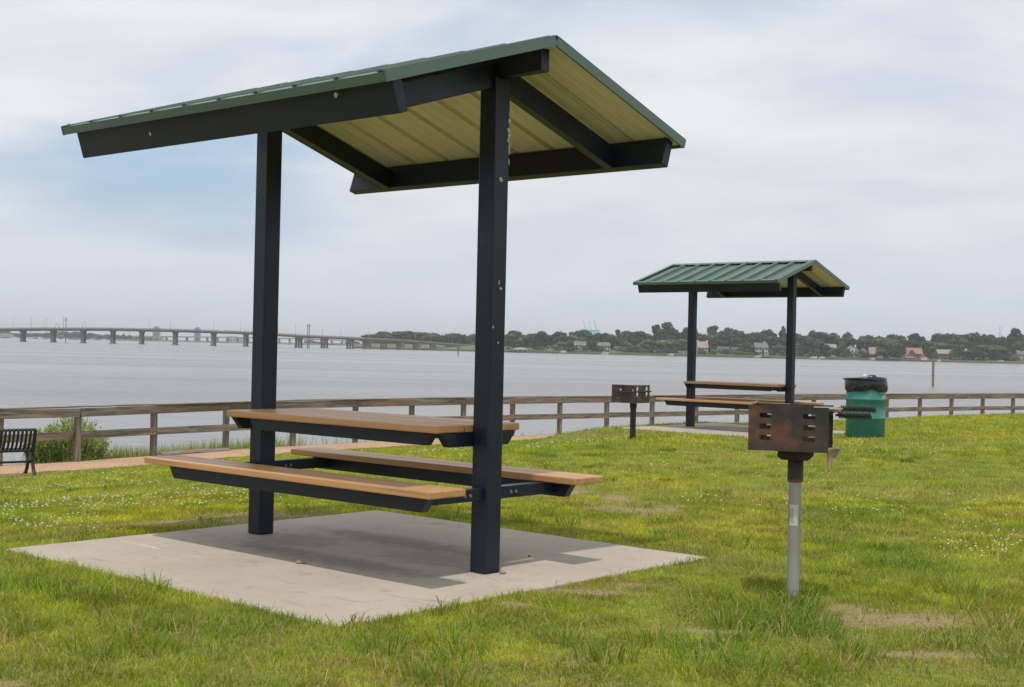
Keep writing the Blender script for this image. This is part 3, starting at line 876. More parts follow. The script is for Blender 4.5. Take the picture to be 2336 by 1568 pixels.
# ------------------------------------------------------------------ trash drum
def drum():
    b = on(1973, 1003, -0.10)
    d = empty('trash_drum', (b.x, b.y, gz(b.x, b.y) - .005), R_(20))
    R = .288
    prof = [(0, .0), (R - .012, .0), (R, .012)]
    for zc in (.305, .585):
        prof += [(R, zc - .022), (R + .015, zc - .008), (R + .015, zc + .008), (R, zc + .022)]
    prof += [(R, .845), (R + .008, .852), (R + .008, .862), (R - .01, .865), (R - .01, .6)]
    MB().lathe(prof, 56).build('drum_body', M['drum'], d)
    rr = random.Random(5)
    ph = [rr.uniform(0, 6.28) for _ in range(6)]
    def wob(a, k):
        return .012 * math.sin(9 * a + ph[0] + k) + .010 * math.sin(17 * a + ph[1] + 2 * k) + .008 * math.sin(29 * a + ph[2])
    bag = MB()
    n = 90
    vs, fs = [], []
    rows = 9
    for k in range(rows):
        t = k / (rows - 1)
        for i in range(n):
            a = 2 * PI * i / n
            hem = .712 + .016 * math.sin(3 * a + 1) + .012 * math.sin(7 * a + 2.2)
            z = .872 + (hem - .872) * t
            r = R + .016 + .012 * math.sin(PI * t) + R * wob(a, k * .55) * (.25 + .75 * t)
            vs.append((r * math.cos(a), r * math.sin(a), z))
    for k in range(rows - 1):
        for i in range(n):
            j = (i + 1) % n
            fs.append((k * n + i, (k + 1) * n + i, (k + 1) * n + j, k * n + j))
    bag.add(vs, fs, 0, True).build('bag_liner', M['bag'], d)
    # loose dished lid
    lid = MB()
    lp = [(0, .885), (.10, .882), (.20, .872), (R + .005, .868), (R + .034, .882), (R + .036, .894), (R + .030, .894), (R + .002, .880)]
    n = 56
    vs, fs = [], []
    for k, (r, z) in enumerate(lp):
        for i in range(n):
            a = 2 * PI * i / n
            vs.append((r * math.cos(a), r * math.sin(a), z + (r / R) ** 2 * .010 * math.sin(2 * a + .6)))
    for k in range(len(lp) - 1):
        for i in range(n):
            j = (i + 1) % n
            fs.append((k * n + i, k * n + j, (k + 1) * n + j, (k + 1) * n + i))
    lo = lid.add(vs, fs, 0, True).build('lid', M['lid'], d, (0, 0, .006), 0, (0, R_(-1.5), 0))
    MB().tube([(.02, -.06, .88), (.025, -.06, .915), (.04, -.05, .932), (.12, -.02, .934), (.18, 0, .93), (.195, .005, .91), (.195, .005, .88)], .009, 8).build('lid_handle', M['lid'], lo)
    MB().lathe([(.016, .88), (.022, .92), (.018, .922)], 14).build('knob', M['lid'], lo, (.11, -.06, 0))
    a0 = R_(-90 + 34)
    # torn sticker
    vs, fs = [], []
    for i in range(7):
        a = a0 + .34 * i / 6 - R_(20) + .1
        lo_, hi_ = .600 + .025 * (i / 6) + .006 * math.sin(i * 2), .628 + .03 * (i / 6) + .005 * math.sin(i * 3 + 1)
        vs += [((R + .0015) * math.cos(a), (R + .0015) * math.sin(a), lo_), ((R + .0015) * math.cos(a), (R + .0015) * math.sin(a), hi_)]
    fs = [(2 * i, 2 * i + 2, 2 * i + 3, 2 * i + 1) for i in range(6)]
    MB().add(vs, fs).build('sticker', M['sticker'], d)
    tag(d, 'green ribbed steel trash drum with black bag liner and dished lid', 'trash drum')
    c = MB().lathe([(0, 0), (.020, 0), (.026, .07), (.023, .07), (.018, .005)], 16).build('cup', M['cup'], None, (b.x - .04, b.y - .05, gz(b.x, b.y) + .885))
    tag(c, 'small white cup on top of the trash drum lid', 'cup')
drum()

# ------------------------------------------------------------------ timber fence
def fence():
    f = empty('wooden_fence', (FENCE[0][0], FENCE[0][1], FENCE_Z))
    o0 = Vector((FENCE[0][0], FENCE[0][1], FENCE_Z))
    rr = random.Random(21)
    P = [Vector((x, y, 0)) for x, y in FENCE]
    pm = MB().box(-.05, .05, -.05, .05, -.5, .93).mesh('post', M['fence'])
    # the grain runs along local x, so posts stand as turned boards
    pm2 = MB().box(-.5, .93, -.052, .052, -.045, .045).mesh('post', M['fence'])
    def rot_post(yaw, tilt):
        return Matrix.Rotation(yaw, 4, 'Z') @ Matrix.Rotation(tilt, 4, 'X') @ Matrix.Rotation(-PI / 2, 4, 'Y')
    for i, p in enumerate(P):
        q = P[min(i + 1, len(P) - 1)] - P[max(i - 1, 0)]
        yaw = math.atan2(q.y, q.x)
        o = link('post', pm2, f, None, .004)
        o.matrix_local = Matrix.Translation(p - Vector((o0.x, o0.y, 0)) + Vector((0, 0, rr.uniform(-.012, .012)))) @ rot_post(yaw, rr.uniform(-.012, .012))
    def rail(i, j, z, h, t, name, off):
        a, b = P[i], P[j]
        d = b - a
        L = d.length
        yaw = math.atan2(d.y, d.x)
        n = Vector((d.y, -d.x, 0)).normalized()
        m = MB()
        seg = 5
        m.box(-L / 2 + .006, L / 2 - .006, -t / 2, t / 2, -h / 2, h / 2)
        mid = (a + b) / 2 + n * (off) - Vector((o0.x, o0.y, 0)) + Vector((0, 0, z))
        o = m.build(name, M['fence'], f, mid, .006, (rr.uniform(-.02, .02), rr.uniform(-.004, .004), yaw))
    nP = len(P)
    for i in range(1, nP - 1, 2):
        j = min(i + 2, nP - 1)
        if j > i: rail(i, j, .895, .155, .042, 'top_rail', .070)
    for i in range(0, nP - 1, 1):
        if i % 2 == 0:
            j = min(i + 2, nP - 1)
            rail(i, j, .485, .135, .040, 'lower_rail', .068)
    rail(0, 1, .895, .155, .042, 'top_rail', .070)
    for i in range(0, nP - 1, 2):
        j = min(i + 2, nP - 1)
        rail(i, j, .988, .024, .14, 'cap_board', .025)
    tag(f, 'weathered brown two-rail timber fence along the water edge', 'fence')
    # a loose board at the foot of the fence
    a, b = P[4], P[5]
    d = (b - a)
    m = MB().box(-d.length * .47, d.length * .47, -.07, .07, 0, .04)
    q = m.build('loose_board', M['fence'], None, ((a + b) / 2 + Vector((.12, -.10, FENCE_Z + .035))), .004, (R_(24), 0, math.atan2(d.y, d.x) + .02))
    tag(q, 'loose grey board lying on the gravel at the fence foot', 'board')
fence()

# ------------------------------------------------------------------ park bench (back turned to us)
def bench():
    b = on(82, 1091, -1.04)
    yaw = R_(38)
    o = empty('park_bench', (b.x, b.y, gz(b.x, b.y)), yaw)
    # local: x along the bench (0 at the right end, length towards -x), y towards the water
    Lb = 1.8
    prof = [(.02, .70), (.035, .725), (.01, .742), (-.025, .735), (-.035, .70), (.0, .58), (.045, .47), (.10, .405), (.17, .385), (.30, .39), (.42, .40), (.47, .385), (.475, .355)]
    sm = MB()
    w = .019
    n = len(prof)
    vs = []
    for (y, z) in prof:
        vs += [(-w, y, z), (w, y, z)]
    th = .009
    nor = []
    for i in range(n):
        a, c = prof[max(i - 1, 0)], prof[min(i + 1, n - 1)]
        d = Vector((c[0] - a[0], c[1] - a[1])).normalized()
        nor.append((-d.y * th, d.x * th))
    vs += [(x, y + nor[i][0], z + nor[i][1]) for i, (y, z) in enumerate(prof) for x in (-w, w)]
    fs = []
    for i in range(n - 1):
        a = 2 * i; k = 2 * n + 2 * i
        fs += [(a, a + 1, a + 3, a + 2), (k, k + 2, k + 3, k + 1), (a, a + 2, k + 2, k), (a + 1, k + 1, k + 3, a + 3)]
    sm.add(vs, fs, 0, True)
    slat = sm.mesh('slat', M['black_metal'])
    ns = 28
    for i in range(ns):
        link('slat', slat, o, (-.04 - (Lb - .08) * i / (ns - 1), 0, 0))
    MB().tube([(-.01, .0, .715), (-Lb + .01, .0, .715)], .020, 10).build('top_tube', M['black_metal'], o)
    MB().tube([(-.01, .455, .375), (-Lb + .01, .455, .375)], .016, 10).build('front_tube', M['black_metal'], o)
    MB().tube([(-.01, .095, .38), (-Lb + .01, .095, .38)], .016, 10).build('rear_tube', M['black_metal'], o)
    MB().tube([(-.03, .20, .205), (-Lb + .03, .20, .205)], .018, 10).build('stretcher', M['black_metal'], o)
    for x in (-.03, -Lb + .03):
        fr = MB()
        def bar(pts, wd):
            for (a, c, w0, w1) in zip(pts[:-1], pts[1:], wd[:-1], wd[1:]):
                d = Vector((c[0] - a[0], c[1] - a[1])).normalized()
                nn = Vector((-d.y, d.x))
                e = d * .006
                pr = [(a[0] - e.x + nn.x * w0, a[1] - e.y + nn.y * w0), (c[0] + e.x + nn.x * w1, c[1] + e.y + nn.y * w1), (c[0] + e.x - nn.x * w1, c[1] + e.y - nn.y * w1), (a[0] - e.x - nn.x * w0, a[1] - e.y - nn.y * w0)]
                fr.prism(pr, x - .022, x + .022, 'x')
        bar([(-.012, .70), (.03, .55), (.08, .40), (.10, .30), (.085, .20), (.03, .08), (-.03, .02)], [.022, .026, .03, .03, .028, .024, .02])
        bar([(.44, .385), (.36, .30), (.31, .21), (.34, .10), (.40, .02)], [.02, .024, .026, .022, .02])
        bar([(.10, .215), (.31, .215)], [.032, .032])
        bar([(.10, .375), (.44, .375)], [.018, .018])
        fr.build('end_frame', M['black_metal'], o, None, .004)
        for y in (-.035, .41):
            MB().lathe([(0, .03), (.022, .03), (.035, .012), (.037, 0)], 12).build('foot', M['black_metal'], o, (x, y, 0))
    tag(o, 'black slatted metal bench by the gravel path, its back turned', 'bench')
bench()

# pebbles on the pad
for px, py, s, lab in ((685, 1286, .022, 'tan pebble at the shadow edge on the concrete pad'), (1147, 1309, .020, 'flat tan pebble at the foot of the near right post'), (1207, 1270, .008, 'tiny dark pebble on the pad right of the near post')):
    p = on(px, py, 0.0)
    rr = random.Random(px)
    prof = [(0, 0), (.8, .05), (1.0, .35), (.8, .75), (.35, .95), (0, .98)]
    ph = rr.uniform(0, 6)
    o = MB().lathe([(r * s, z * s * .9) for r, z in prof], 10, wob=lambda a, k: .22 * math.sin(2 * a + ph) + .12 * math.sin(3 * a + k)).build('pebble', M['pebble'] if s > .01 else M['soot'], None, (p.x, p.y, 0.0))
    tag(o, lab, 'pebble', 'pebbles on the concrete pad')

# ------------------------------------------------------------------ grass
CAMX = 0.0
def off_pads(x, y, m):
    ok = np.ones(x.shape, bool)
    for (cx, cy), yaw, (a, b, c_, d) in ((SH1, YAW1, (-1.336, 1.417, -1.4345, 1.3425)), (SH2, YAW2, (-1.36, 1.42, -1.4345, 1.36))):
        c, s = math.cos(yaw), math.sin(yaw)
        u, v = (x - cx) * c + (y - cy) * s, -(x - cx) * s + (y - cy) * c
        ok &= ~((u > a - m) & (u < b + m) & (v > c_ - m) & (v < d + m))
    return ok
def pad_edge(x, y):
    best = np.full(x.shape, 9.0)
    for (cx, cy), yaw, (a, b, c_, d) in ((SH1, YAW1, (-1.336, 1.417, -1.4345, 1.3425)), (SH2, YAW2, (-1.36, 1.42, -1.4345, 1.36))):
        c, s = math.cos(yaw), math.sin(yaw)
        u, v = (x - cx) * c + (y - cy) * s, -(x - cx) * s + (y - cy) * c
        best = np.minimum(best, np.maximum(np.maximum(a - u, u - b), np.maximum(c_ - v, v - d)))
    return best
def bareness(x, y):
    t = np.zeros(x.shape)
    w = (fbm(x * 4 + 3, y * 4 + 9) - 0.5) * 1.0
    for (bx, by, rx, ry) in BARE:
        d = np.sqrt(((x - bx) / (rx * 1.25)) ** 2 + ((y - by) / (ry * 1.25)) ** 2) + w
        t = np.maximum(t, np.clip((1.25 - d) / 0.5, 0, 1))
    return t
GR = np.random.RandomState(11)
YG, GN, DK, DRY, PALE = np.array([.47, .465, .040]), np.array([.295, .395, .040]), np.array([.15, .25, .036]), np.array([.44, .34, .16]), np.array([.40, .42, .15])
def grass_colors(x, y, n, dryk=0.0):
    t = np.clip((fbm(x * .8 + 40, y * .8 + 13) - .28) / .44, 0, 1)
    c = YG * (1 - t)[:, None] + GN * t[:, None]
    q = np.clip((fbm(x * 2.3 + 7, y * 2.3 + 31) - .5) / .2, 0, 1) * .6
    c = c * (1.28 - .62 * np.clip((fbm(x * 6.1 + 4, y * 6.1 + 8, 2) - .3) / .4, 0, 1))[:, None]
    c = c * (1 - q)[:, None] + DK * q[:, None] * 1.25
    dry = np.clip((fbm(x * 1.5 + 90, y * 1.5 + 2) - .50) / .22, 0, 1) * .55 + dryk
    dry = dry + .28 * np.clip((x - .2) / 1.2, 0, 1) * np.clip((8.5 - y) / 2, 0, 1) * np.clip((fbm(x * 2.2, y * 2.2 + 44) - .38) / .2, 0, 1)
    pick = GR.rand(n) < dry * .55 + .03
    c = np.where(pick[:, None], DRY * (.7 + .5 * GR.rand(n))[:, None], c)
    pick2 = GR.rand(n) < .03
    c = np.where(pick2[:, None], PALE, c)
    return c * (.72 + .56 * GR.rand(n))[:, None]
VV, TT, CC = [], [], []
NV = [0]
def add_blades(x, y, z, h, w, col, seg, lean, az=None):
    n = len(x)
    if n == 0: return
    az = GR.rand(n) * 2 * PI if az is None else az
    fa = GR.rand(n) * PI
    lx, ly = np.cos(az), np.sin(az)
    wx, wy = np.cos(fa) * w / 2, np.sin(fa) * w / 2
    if seg == 1:
        a = np.stack([np.c_[x - wx, y - wy, z - .004], np.c_[x + wx, y + wy, z - .004], np.c_[x + lx * h * lean, y + ly * h * lean, z + h * np.sqrt(np.clip(1 - lean ** 2 * .8, .05, 1))]], 1)
        tri = np.array([[0, 1, 2]]); k = 3
    else:
        m1, m2 = .55, 1.0
        l1, l2 = lean * .38, lean
        z1, z2 = h * .58, h * np.sqrt(np.clip(1 - lean ** 2 * .75, .05, 1))
        a = np.stack([np.c_[x - wx, y - wy, z - .004], np.c_[x + wx, y + wy, z - .004],
                      np.c_[x - wx * .8 + lx * h * l1, y - wy * .8 + ly * h * l1, z + z1], np.c_[x + wx * .8 + lx * h * l1, y + wy * .8 + ly * h * l1, z + z1],
                      np.c_[x + lx * h * l2, y + ly * h * l2, z + z2]], 1)
        tri = np.array([[0, 1, 3], [0, 3, 2], [2, 3, 4]]); k = 5
    base = NV[0] + np.arange(n) * k
    VV.append(a.reshape(-1, 3)); TT.append((base[:, None, None] + tri[None]).reshape(-1, 3)); CC.append(np.repeat(col, k, 0))
    NV[0] += n * k
def lawn():
    for (y0, y1, dens, wd, hm, seg) in ((3.7, 7.0, 7600, .0038, .025, 2), (7.0, 11.0, 4200, .0048, .029, 2), (11.0, 17.0, 1700, .0075, .038, 1), (17.0, 30.0, 560, .015, .05, 1), (30.0, 47.0, 150, .03, .055, 1)):
        area = .425 * (y1 * y1 - y0 * y0) + 2.0 * (y1 - y0)
        n = int(area * dens)
        y = np.sqrt(y0 * y0 + GR.rand(n) * (y1 * y1 - y0 * y0))
        x = (GR.rand(n) * 2 - 1) * (.425 * y + 1.0)
        d = shore_dist(x, y)
        ok = off_pads(x, y, -.012 * GR.rand(n)) & (d > 1.1 + .18 * GR.rand(n) + .25 * (fbm(x * 2, y * 2) - .5))
        b = bareness(x, y)
        ok &= GR.rand(n) > b * .66
        thin = np.clip((fbm(x * 3.1 + 50, y * 3.1) - .62) / .2, 0, 1)
        ok &= GR.rand(n) > thin * .6
        x, y, b = x[ok], y[ok], b[ok]
        n = len(x)
        z = height(x, y)
        lush = fbm(x * 1.3 + 20, y * 1.3 + 60)
        e = pad_edge(x, y)
        h = hm * (.55 + .9 * GR.rand(n)) * (.65 + .9 * np.clip(lush - .2, 0, 1)) * (1 - .5 * b) * (1 + .5 * np.clip(1 - e / .12, 0, 1))
        add_blades(x, y, z, h, wd * (.7 + .6 * GR.rand(n)), grass_colors(x, y, n, b * .8), seg, .4 + .6 * GR.rand(n))
    # dead straw lying flat in the turf
    for (y0, y1, n) in ((3.8, 8.0, 4500), (8.0, 14.0, 4000)):
        y = np.sqrt(y0 * y0 + GR.rand(n) * (y1 * y1 - y0 * y0))
        x = (GR.rand(n) * 2 - 1) * (.425 * y + 1.0)
        ok = off_pads(x, y, .03) & ((fbm(x * 1.5 + 90, y * 1.5 + 2) + .5 * bareness(x, y) + .15 * GR.rand(n)) > .55) & (shore_dist(x, y) > 1.5)
        x, y = x[ok], y[ok]
        n = len(x)
        add_blades(x, y, height(x, y) + .012, .04 + .06 * GR.rand(n), np.full(n, .0035 if y1 < 9 else .005), DRY[None] * (.8 + .6 * GR.rand(n))[:, None], 2, .96 + .1 * GR.rand(n))
    # taller clumps
    cs = []
    for (px, py, r, k) in ((360, 1352, .10, 70), (395, 1345, .07, 40), (320, 1385, .07, 45), (130, 1282, .09, 60), (200, 1300, .10, 60), (270, 1372, .14, 80), (60, 1430, .16, 90), (180, 1370, .14, 70), (230, 1470, .17, 100), (330, 1485, .14, 80), (120, 1350, .13, 70), (20, 1340, .12, 70), (300, 1440, .12, 70), (410, 1440, .08, 36),
                           (790, 1440, .07, 40), (1265, 1390, .05, 26), (1020, 1400, .05, 26), (880, 1490, .12, 60), (1030, 1480, .13, 90), (1050, 1510, .1, 50), (1010, 1560, .15, 100), (1290, 1470, .11, 60), (1380, 1500, .13, 80), (1500, 1465, .12, 70), (1600, 1500, .15, 90), (1680, 1470, .14, 80), (1570, 1540, .14, 90), (1720, 1530, .15, 80),
                           (1790, 1385, .07, 70), (1830, 1385, .06, 60), (1700, 1380, .13, 110), (1660, 1395, .12, 100), (1620, 1370, .10, 70), (1750, 1400, .13, 120), (1800, 1420, .13, 120), (1860, 1430, .12, 100), (1710, 1430, .14, 120), (1880, 1460, .09, 60), (1790, 1450, .12, 90), (1650, 1430, .1, 70), (1850, 1395, .06, 50),
                           (2000, 1395, .10, 45), (2150, 1345, .16, 90), (2200, 1360, .15, 80), (2060, 1300, .12, 60), (2110, 1290, .12, 60), (2260, 1400, .14, 80), (2300, 1440, .15, 90), (2180, 1480, .12, 60), (2320, 1520, .15, 90), (2080, 1490, .10, 50), (1900, 1520, .12, 60), (1830, 1535, .12, 70), (1960, 1500, .1, 45),
                           (1530, 1235, .10, 40), (1200, 1195, .10, 60), (1240, 1180, .08, 50), (1040, 1190, .10, 60), (980, 1180, .10, 50), (680, 1178, .08, 40), (480, 1200, .08, 40), (1300, 1205, .09, 50), (2000, 1260, .12, 50), (1900, 1250, .12, 50), (1960, 1180, .14, 60), (2050, 1200, .14, 60), (1690, 1250, .12, 50)):
        p = on(px, py, -.03)
        cs.append((p.x, p.y, r, k, 1.0))
    for _ in range(420):
        y = math.sqrt(4.0 ** 2 + GR.rand() * (17.0 ** 2 - 4.0 ** 2))
        x = (GR.rand() * 2 - 1) * (.425 * y + 1.0)
        if fbm(np.array([x * .7 + 5]), np.array([y * .7]))[0] < .46: continue
        cs.append((x, y, .05 + .10 * GR.rand(), int(26 + 60 * GR.rand()), .35 + .4 * GR.rand()))
    for (cx, cy, r, k, hk) in cs:
        a = GR.rand(k) * 2 * PI
        q = np.sqrt(GR.rand(k)) * r
        x, y = cx + q * np.cos(a), cy + q * np.sin(a)
        ok = off_pads(x, y, 0.0) & (shore_dist(x, y) > 1.8)
        x, y, a = x[ok], y[ok], a[ok]
        n = len(x)
        if not n: continue
        t = GR.rand(n)
        base = DK * 1.1 if GR.rand() < .5 else GN * .85
        col = base[None] * (.75 + .5 * GR.rand(n))[:, None]
        col = np.where((GR.rand(n) < .14)[:, None], PALE[None] * (.7 + .4 * GR.rand(n))[:, None], col)
        dry = GR.rand(n) < .14
        col = np.where(dry[:, None], DRY[None] * .95, col)
        far = cy > 11
        add_blades(x, y, height(x, y), (.05 + .075 * t) * hk, np.full(n, .0052 if not far else .008) * (.7 + .6 * GR.rand(n)), col, 2, .45 + .58 * GR.rand(n), a + (GR.rand(n) - .5) * 1.8)
    me = np_mesh('grass', np.concatenate(VV), np.concatenate(TT), M['blade'], np.concatenate(CC))
    tag(link('grass', me), 'patchy green and yellow lawn grass with taller clumps', 'grass', kind='stuff')
lawn()

def flowers():
    spots = []
    def zone(x0, x1, y0, y1, n, zz=-.1):
        for _ in range(n):
            p = on(x0 + (x1 - x0) * GR.rand(), y0 + (y1 - y0) * GR.rand(), zz)
            spots.append((p.x, p.y))
    zone(90, 640, 1075, 1092, 900, -.75)
    zone(0, 660, 1092, 1135, 700, -.45)
    zone(0, 640, 1135, 1185, 900, -.12)
    zone(0, 240, 1165, 1235, 300, -.05)
    zone(660, 1070, 1080, 1105, 420, -.3)
    zone(640, 1070, 1030, 1060, 420, -.6)
    zone(1180, 1430, 1010, 1050, 350, -.25)
    zone(1500, 2336, 985, 1060, 700, -.12)
    zone(1880, 2080, 1150, 1200, 170, -.05)
    zone(1550, 1800, 1150, 1200, 90, -.05)
    zone(2130, 2336, 1225, 1300, 130, -.03)
    zone(2200, 2300, 1245, 1285, 70, -.03)
    zone(2150, 2336, 1140, 1220, 110, -.03)
    zone(1400, 2336, 1060, 1150, 300, -.08)
    x, y = np.array(spots).T
    ok = off_pads(x, y, .05) & (GR.rand(len(x)) < .30) & (shore_dist(x, y) > 1.9) & (bareness(x, y) < .4) & ((fbm(x * 1.1 + 3, y * 1.1 + 70) + GR.rand(len(x)) * .12) > .47)
    x, y = x[ok], y[ok]
    n = len(x)
    z = height(x, y) + .035 + .04 * GR.rand(n)
    r = (.005 + .004 * GR.rand(n)) * np.clip(.75 + y / 35, 1, 1.6)
    o = np.array([[1, 0, 0], [0, 1, 0], [-1, 0, 0], [0, -1, 0], [0, 0, .85], [0, 0, -.6]])
    t = np.array([[0, 1, 4], [1, 2, 4], [2, 3, 4], [3, 0, 4], [1, 0, 5], [2, 1, 5], [3, 2, 5], [0, 3, 5]])
    v = np.c_[x, y, z][:, None] + o[None] * r[:, None, None]
    tt = (np.arange(n) * 6)[:, None, None] + t[None]
    tag(link('clover_flowers', np_mesh('clover_flowers', v.reshape(-1, 3), tt.reshape(-1, 3), M['petal'])), 'white clover flowers scattered through the lawn', 'clover', kind='stuff')
flowers()

def marsh():
    global VV, TT, CC
    VV, TT, CC = [], [], []
    NV[0] = 0
    pts = np.array(FENCE, float)
    seg = np.r_[0, np.cumsum(np.hypot(*np.diff(pts, axis=0).T))]
    def strip(s0, s1, n, d0, d1, h0, h1):
        s = s0 + (s1 - s0) * GR.rand(n)
        x, y = np.interp(s, seg, pts[:, 0]), np.interp(s, seg, pts[:, 1])
        x2, y2 = np.interp(s + .05, seg, pts[:, 0]), np.interp(s + .05, seg, pts[:, 1])
        tx, ty = x2 - x, y2 - y
        L = np.hypot(tx, ty) + 1e-9
        d = d0 + (d1 - d0) * GR.rand(n)
        x, y = x - ty / L * d, y + tx / L * d
        z = height(x, y)
        c = np.array([.36, .38, .07])[None] * (.7 + .6 * GR.rand(n))[:, None]
        c = np.where((GR.rand(n) < .3)[:, None], np.array([.24, .31, .07])[None], c)
        env = .6 + .8 * fbm(s * .9, s * 0 + 3)
        add_blades(x, y, z, np.maximum(.12, FENCE_Z - .12 + (h0 + (h1 - h0) * GR.rand(n)) * env - z), np.full(n, .012), c, 2, .05 + .22 * GR.rand(n))
    strip(4.6, 10.6, 4200, .3, 1.7, .0, .36)
    strip(5.2, 9.6, 1600, .25, 1.2, .0, .30)
    strip(10.0, 15.5, 420, .3, 1.5, .0, .4)
    strip(0, 5, 400, .3, 1.6, -.1, .2)
    strip(15, 34, 1200, .2, 1.0, -.1, .2)
    tag(link('marsh_grass', np_mesh('marsh_grass', np.concatenate(VV), np.concatenate(TT), M['blade'], np.concatenate(CC))), 'yellow-green marsh grass growing behind the fence', 'marsh grass', kind='stuff')
marsh()

# ------------------------------------------------------------------ foliage meshes
def leaf_quads(cent, size, rs, flat=0.0, elong=1.0):
    n = len(cent)
    a = rs.randn(n, 3); a /= np.linalg.norm(a, axis=1)[:, None] + 1e-9
    b = rs.randn(n, 3)
    b[:, 2] *= (1 - flat)
    b -= (b * a).sum(1)[:, None] * a
    b /= np.linalg.norm(b, axis=1)[:, None] + 1e-9
    sa = (size * (.6 + .8 * rs.rand(n)))[:, None]
    v = np.stack([cent - a * sa * .5 * elong - b * sa * .12, cent - a * sa * .05 * elong + b * sa * .5, cent + a * sa * .5 * elong + b * sa * .1, cent + a * sa * .05 * elong - b * sa * .5], 1)
    q = (np.arange(n) * 4)[:, None] + np.arange(4)[None]
    return v.reshape(-1, 3), q
def crown(kind, seed, nq=1100):
    """unit crown: base at z 0, top at z 1, radius about .5"""
    rs = np.random.RandomState(seed)
    lobes = []
    if kind == 'round':
        for i in range(15):
            a = rs.rand() * 2 * PI
            zc = .18 + .66 * rs.rand()
            q = .36 * math.sqrt(max(.08, 1 - ((zc - .46) / .5) ** 2)) * (.55 + .5 * rs.rand())
            lobes.append((q * math.cos(a), q * math.sin(a), zc, .13 + .09 * rs.rand(), .10 + .07 * rs.rand()))
        lobes.append((0, 0, .5, .27, .34)); lobes.append((rs.randn() * .06, 0, .82, .17, .15))
    elif kind == 'wide':
        for i in range(16):
            a = rs.rand() * 2 * PI
            zc = .22 + .6 * rs.rand()
            q = .40 * (.4 + .6 * rs.rand())
            lobes.append((q * math.cos(a), q * math.sin(a), zc, .14 + .09 * rs.rand(), .12 + .08 * rs.rand()))
        lobes.append((0, 0, .45, .30, .34))
    elif kind == 'pine':
        for i in range(13):
            a = rs.rand() * 2 * PI
            zc = .34 + .60 * rs.rand()
            q = .34 * (1.15 - zc) * (.5 + .8 * rs.rand()) + .03
            lobes.append((q * math.cos(a), q * math.sin(a), zc, .13 + .08 * rs.rand(), .05 + .04 * rs.rand()))
        lobes.append((.03, 0, .92, .13, .08)); lobes.append((-.04, .02, .72, .17, .12))
    else:
        for i in range(14):
            zc = .08 + .85 * i / 14
            a = rs.rand() * 2 * PI
            q = .22 * (1 - zc) + .04
            lobes.append((q * math.cos(a), q * math.sin(a), zc, .26 * (1.12 - zc) + .04, .11))
    lobes = np.array(lobes)
    wgt = lobes[:, 3] ** 2
    pick = rs.choice(len(lobes), nq, p=wgt / wgt.sum())
    d = rs.randn(nq, 3); d /= np.linalg.norm(d, axis=1)[:, None]
    rad = (.80 + .32 * rs.rand(nq))[:, None]
    L = lobes[pick]
    cent = L[:, :3] + d * rad * np.c_[L[:, 3], L[:, 3], L[:, 4]]
    lob_t = .72 + .56 * rs.rand(len(lobes))
    v, q = leaf_quads(cent, np.full(nq, .085), rs)
    col = np.repeat(lob_t[pick] * (.75 + .5 * rs.rand(nq)), 4)
    # solid hearts of the lobes
    vs, qs, cs = [v], [q], [col]
    off = len(v)
    for k, (x, y, z, r, h) in enumerate(lobes):
        m, p = 8, 5
        ring = []
        for i in range(p + 1):
            f = PI * i / p
            for j in range(m):
                t = 2 * PI * j / m
                k2 = .86 * (1 + .18 * rs.randn())
                ring.append((x + r * k2 * math.sin(f) * math.cos(t), y + r * k2 * math.sin(f) * math.sin(t), z + h * .86 * math.cos(f)))
        vs.append(np.array(ring)); cs.append(np.full(len(ring), lob_t[k] * .9))
        qs.append(np.array([(off + i * m + j, off + i * m + (j + 1) % m, off + (i + 1) * m + (j + 1) % m, off + (i + 1) * m + j) for i in range(p) for j in range(m)]))
        off += len(ring)
    v, q, col = np.concatenate(vs), np.concatenate(qs), np.concatenate(cs)
    return v, q, np.repeat(col[:, None], 3, 1)
CROWN = {}
for kind, n in (('round', 5), ('wide', 4), ('pine', 4), ('cone', 2)):
    CROWN[kind] = [crown(kind, 100 + 17 * i + len(kind)) for i in range(n)]
CMESH = {}
def crown_mesh(kind, i, mat):
    key = (kind, i, mat)
    if key not in CMESH:
        v, q, c = CROWN[kind][i]
        CMESH[key] = np_mesh('crown', v, q, M[mat], c)
    return CMESH[key]
_tp = MB().tube([(0, 0, -.02), (.004, 0, .3), (-.004, .004, .62), (0, 0, .9)], [.030, .022, .016, .006], 7)
for a in range(5):
    _tp.tube([(0, 0, .30 + .09 * a), (.12 * math.cos(a * 2.4), .12 * math.sin(a * 2.4), .44 + .09 * a), (.22 * math.cos(a * 2.4), .22 * math.sin(a * 2.4), .52 + .09 * a)], [.012, .008, .004], 5)
TRUNK = _tp.mesh('trunk', M['bark'])
def tree(px, py_top, wpx, kind, mat, Y, label, z_base, group='trees on the far shore', lift=.12, seed=0):
    top = at(px, py_top, Y)
    hgt = top.z - z_base
    wid = wpx * Y / F_PX
    rs = random.Random(seed * 7 + int(px))
    o = empty('pine_tree' if kind == 'pine' else 'tree', (top.x, Y, z_base), rs.uniform(0, 6.28))
    t = link('trunk', TRUNK, o)
    t.scale = (wid * .8, wid * .8, hgt * .95)
    c = link('crown', crown_mesh(kind, rs.randrange(len(CROWN[kind])), mat), o, (0, 0, hgt * lift))
    c.scale = (wid, wid, hgt * (1 - lift))
    tag(o, label, 'tree', group)
    return o

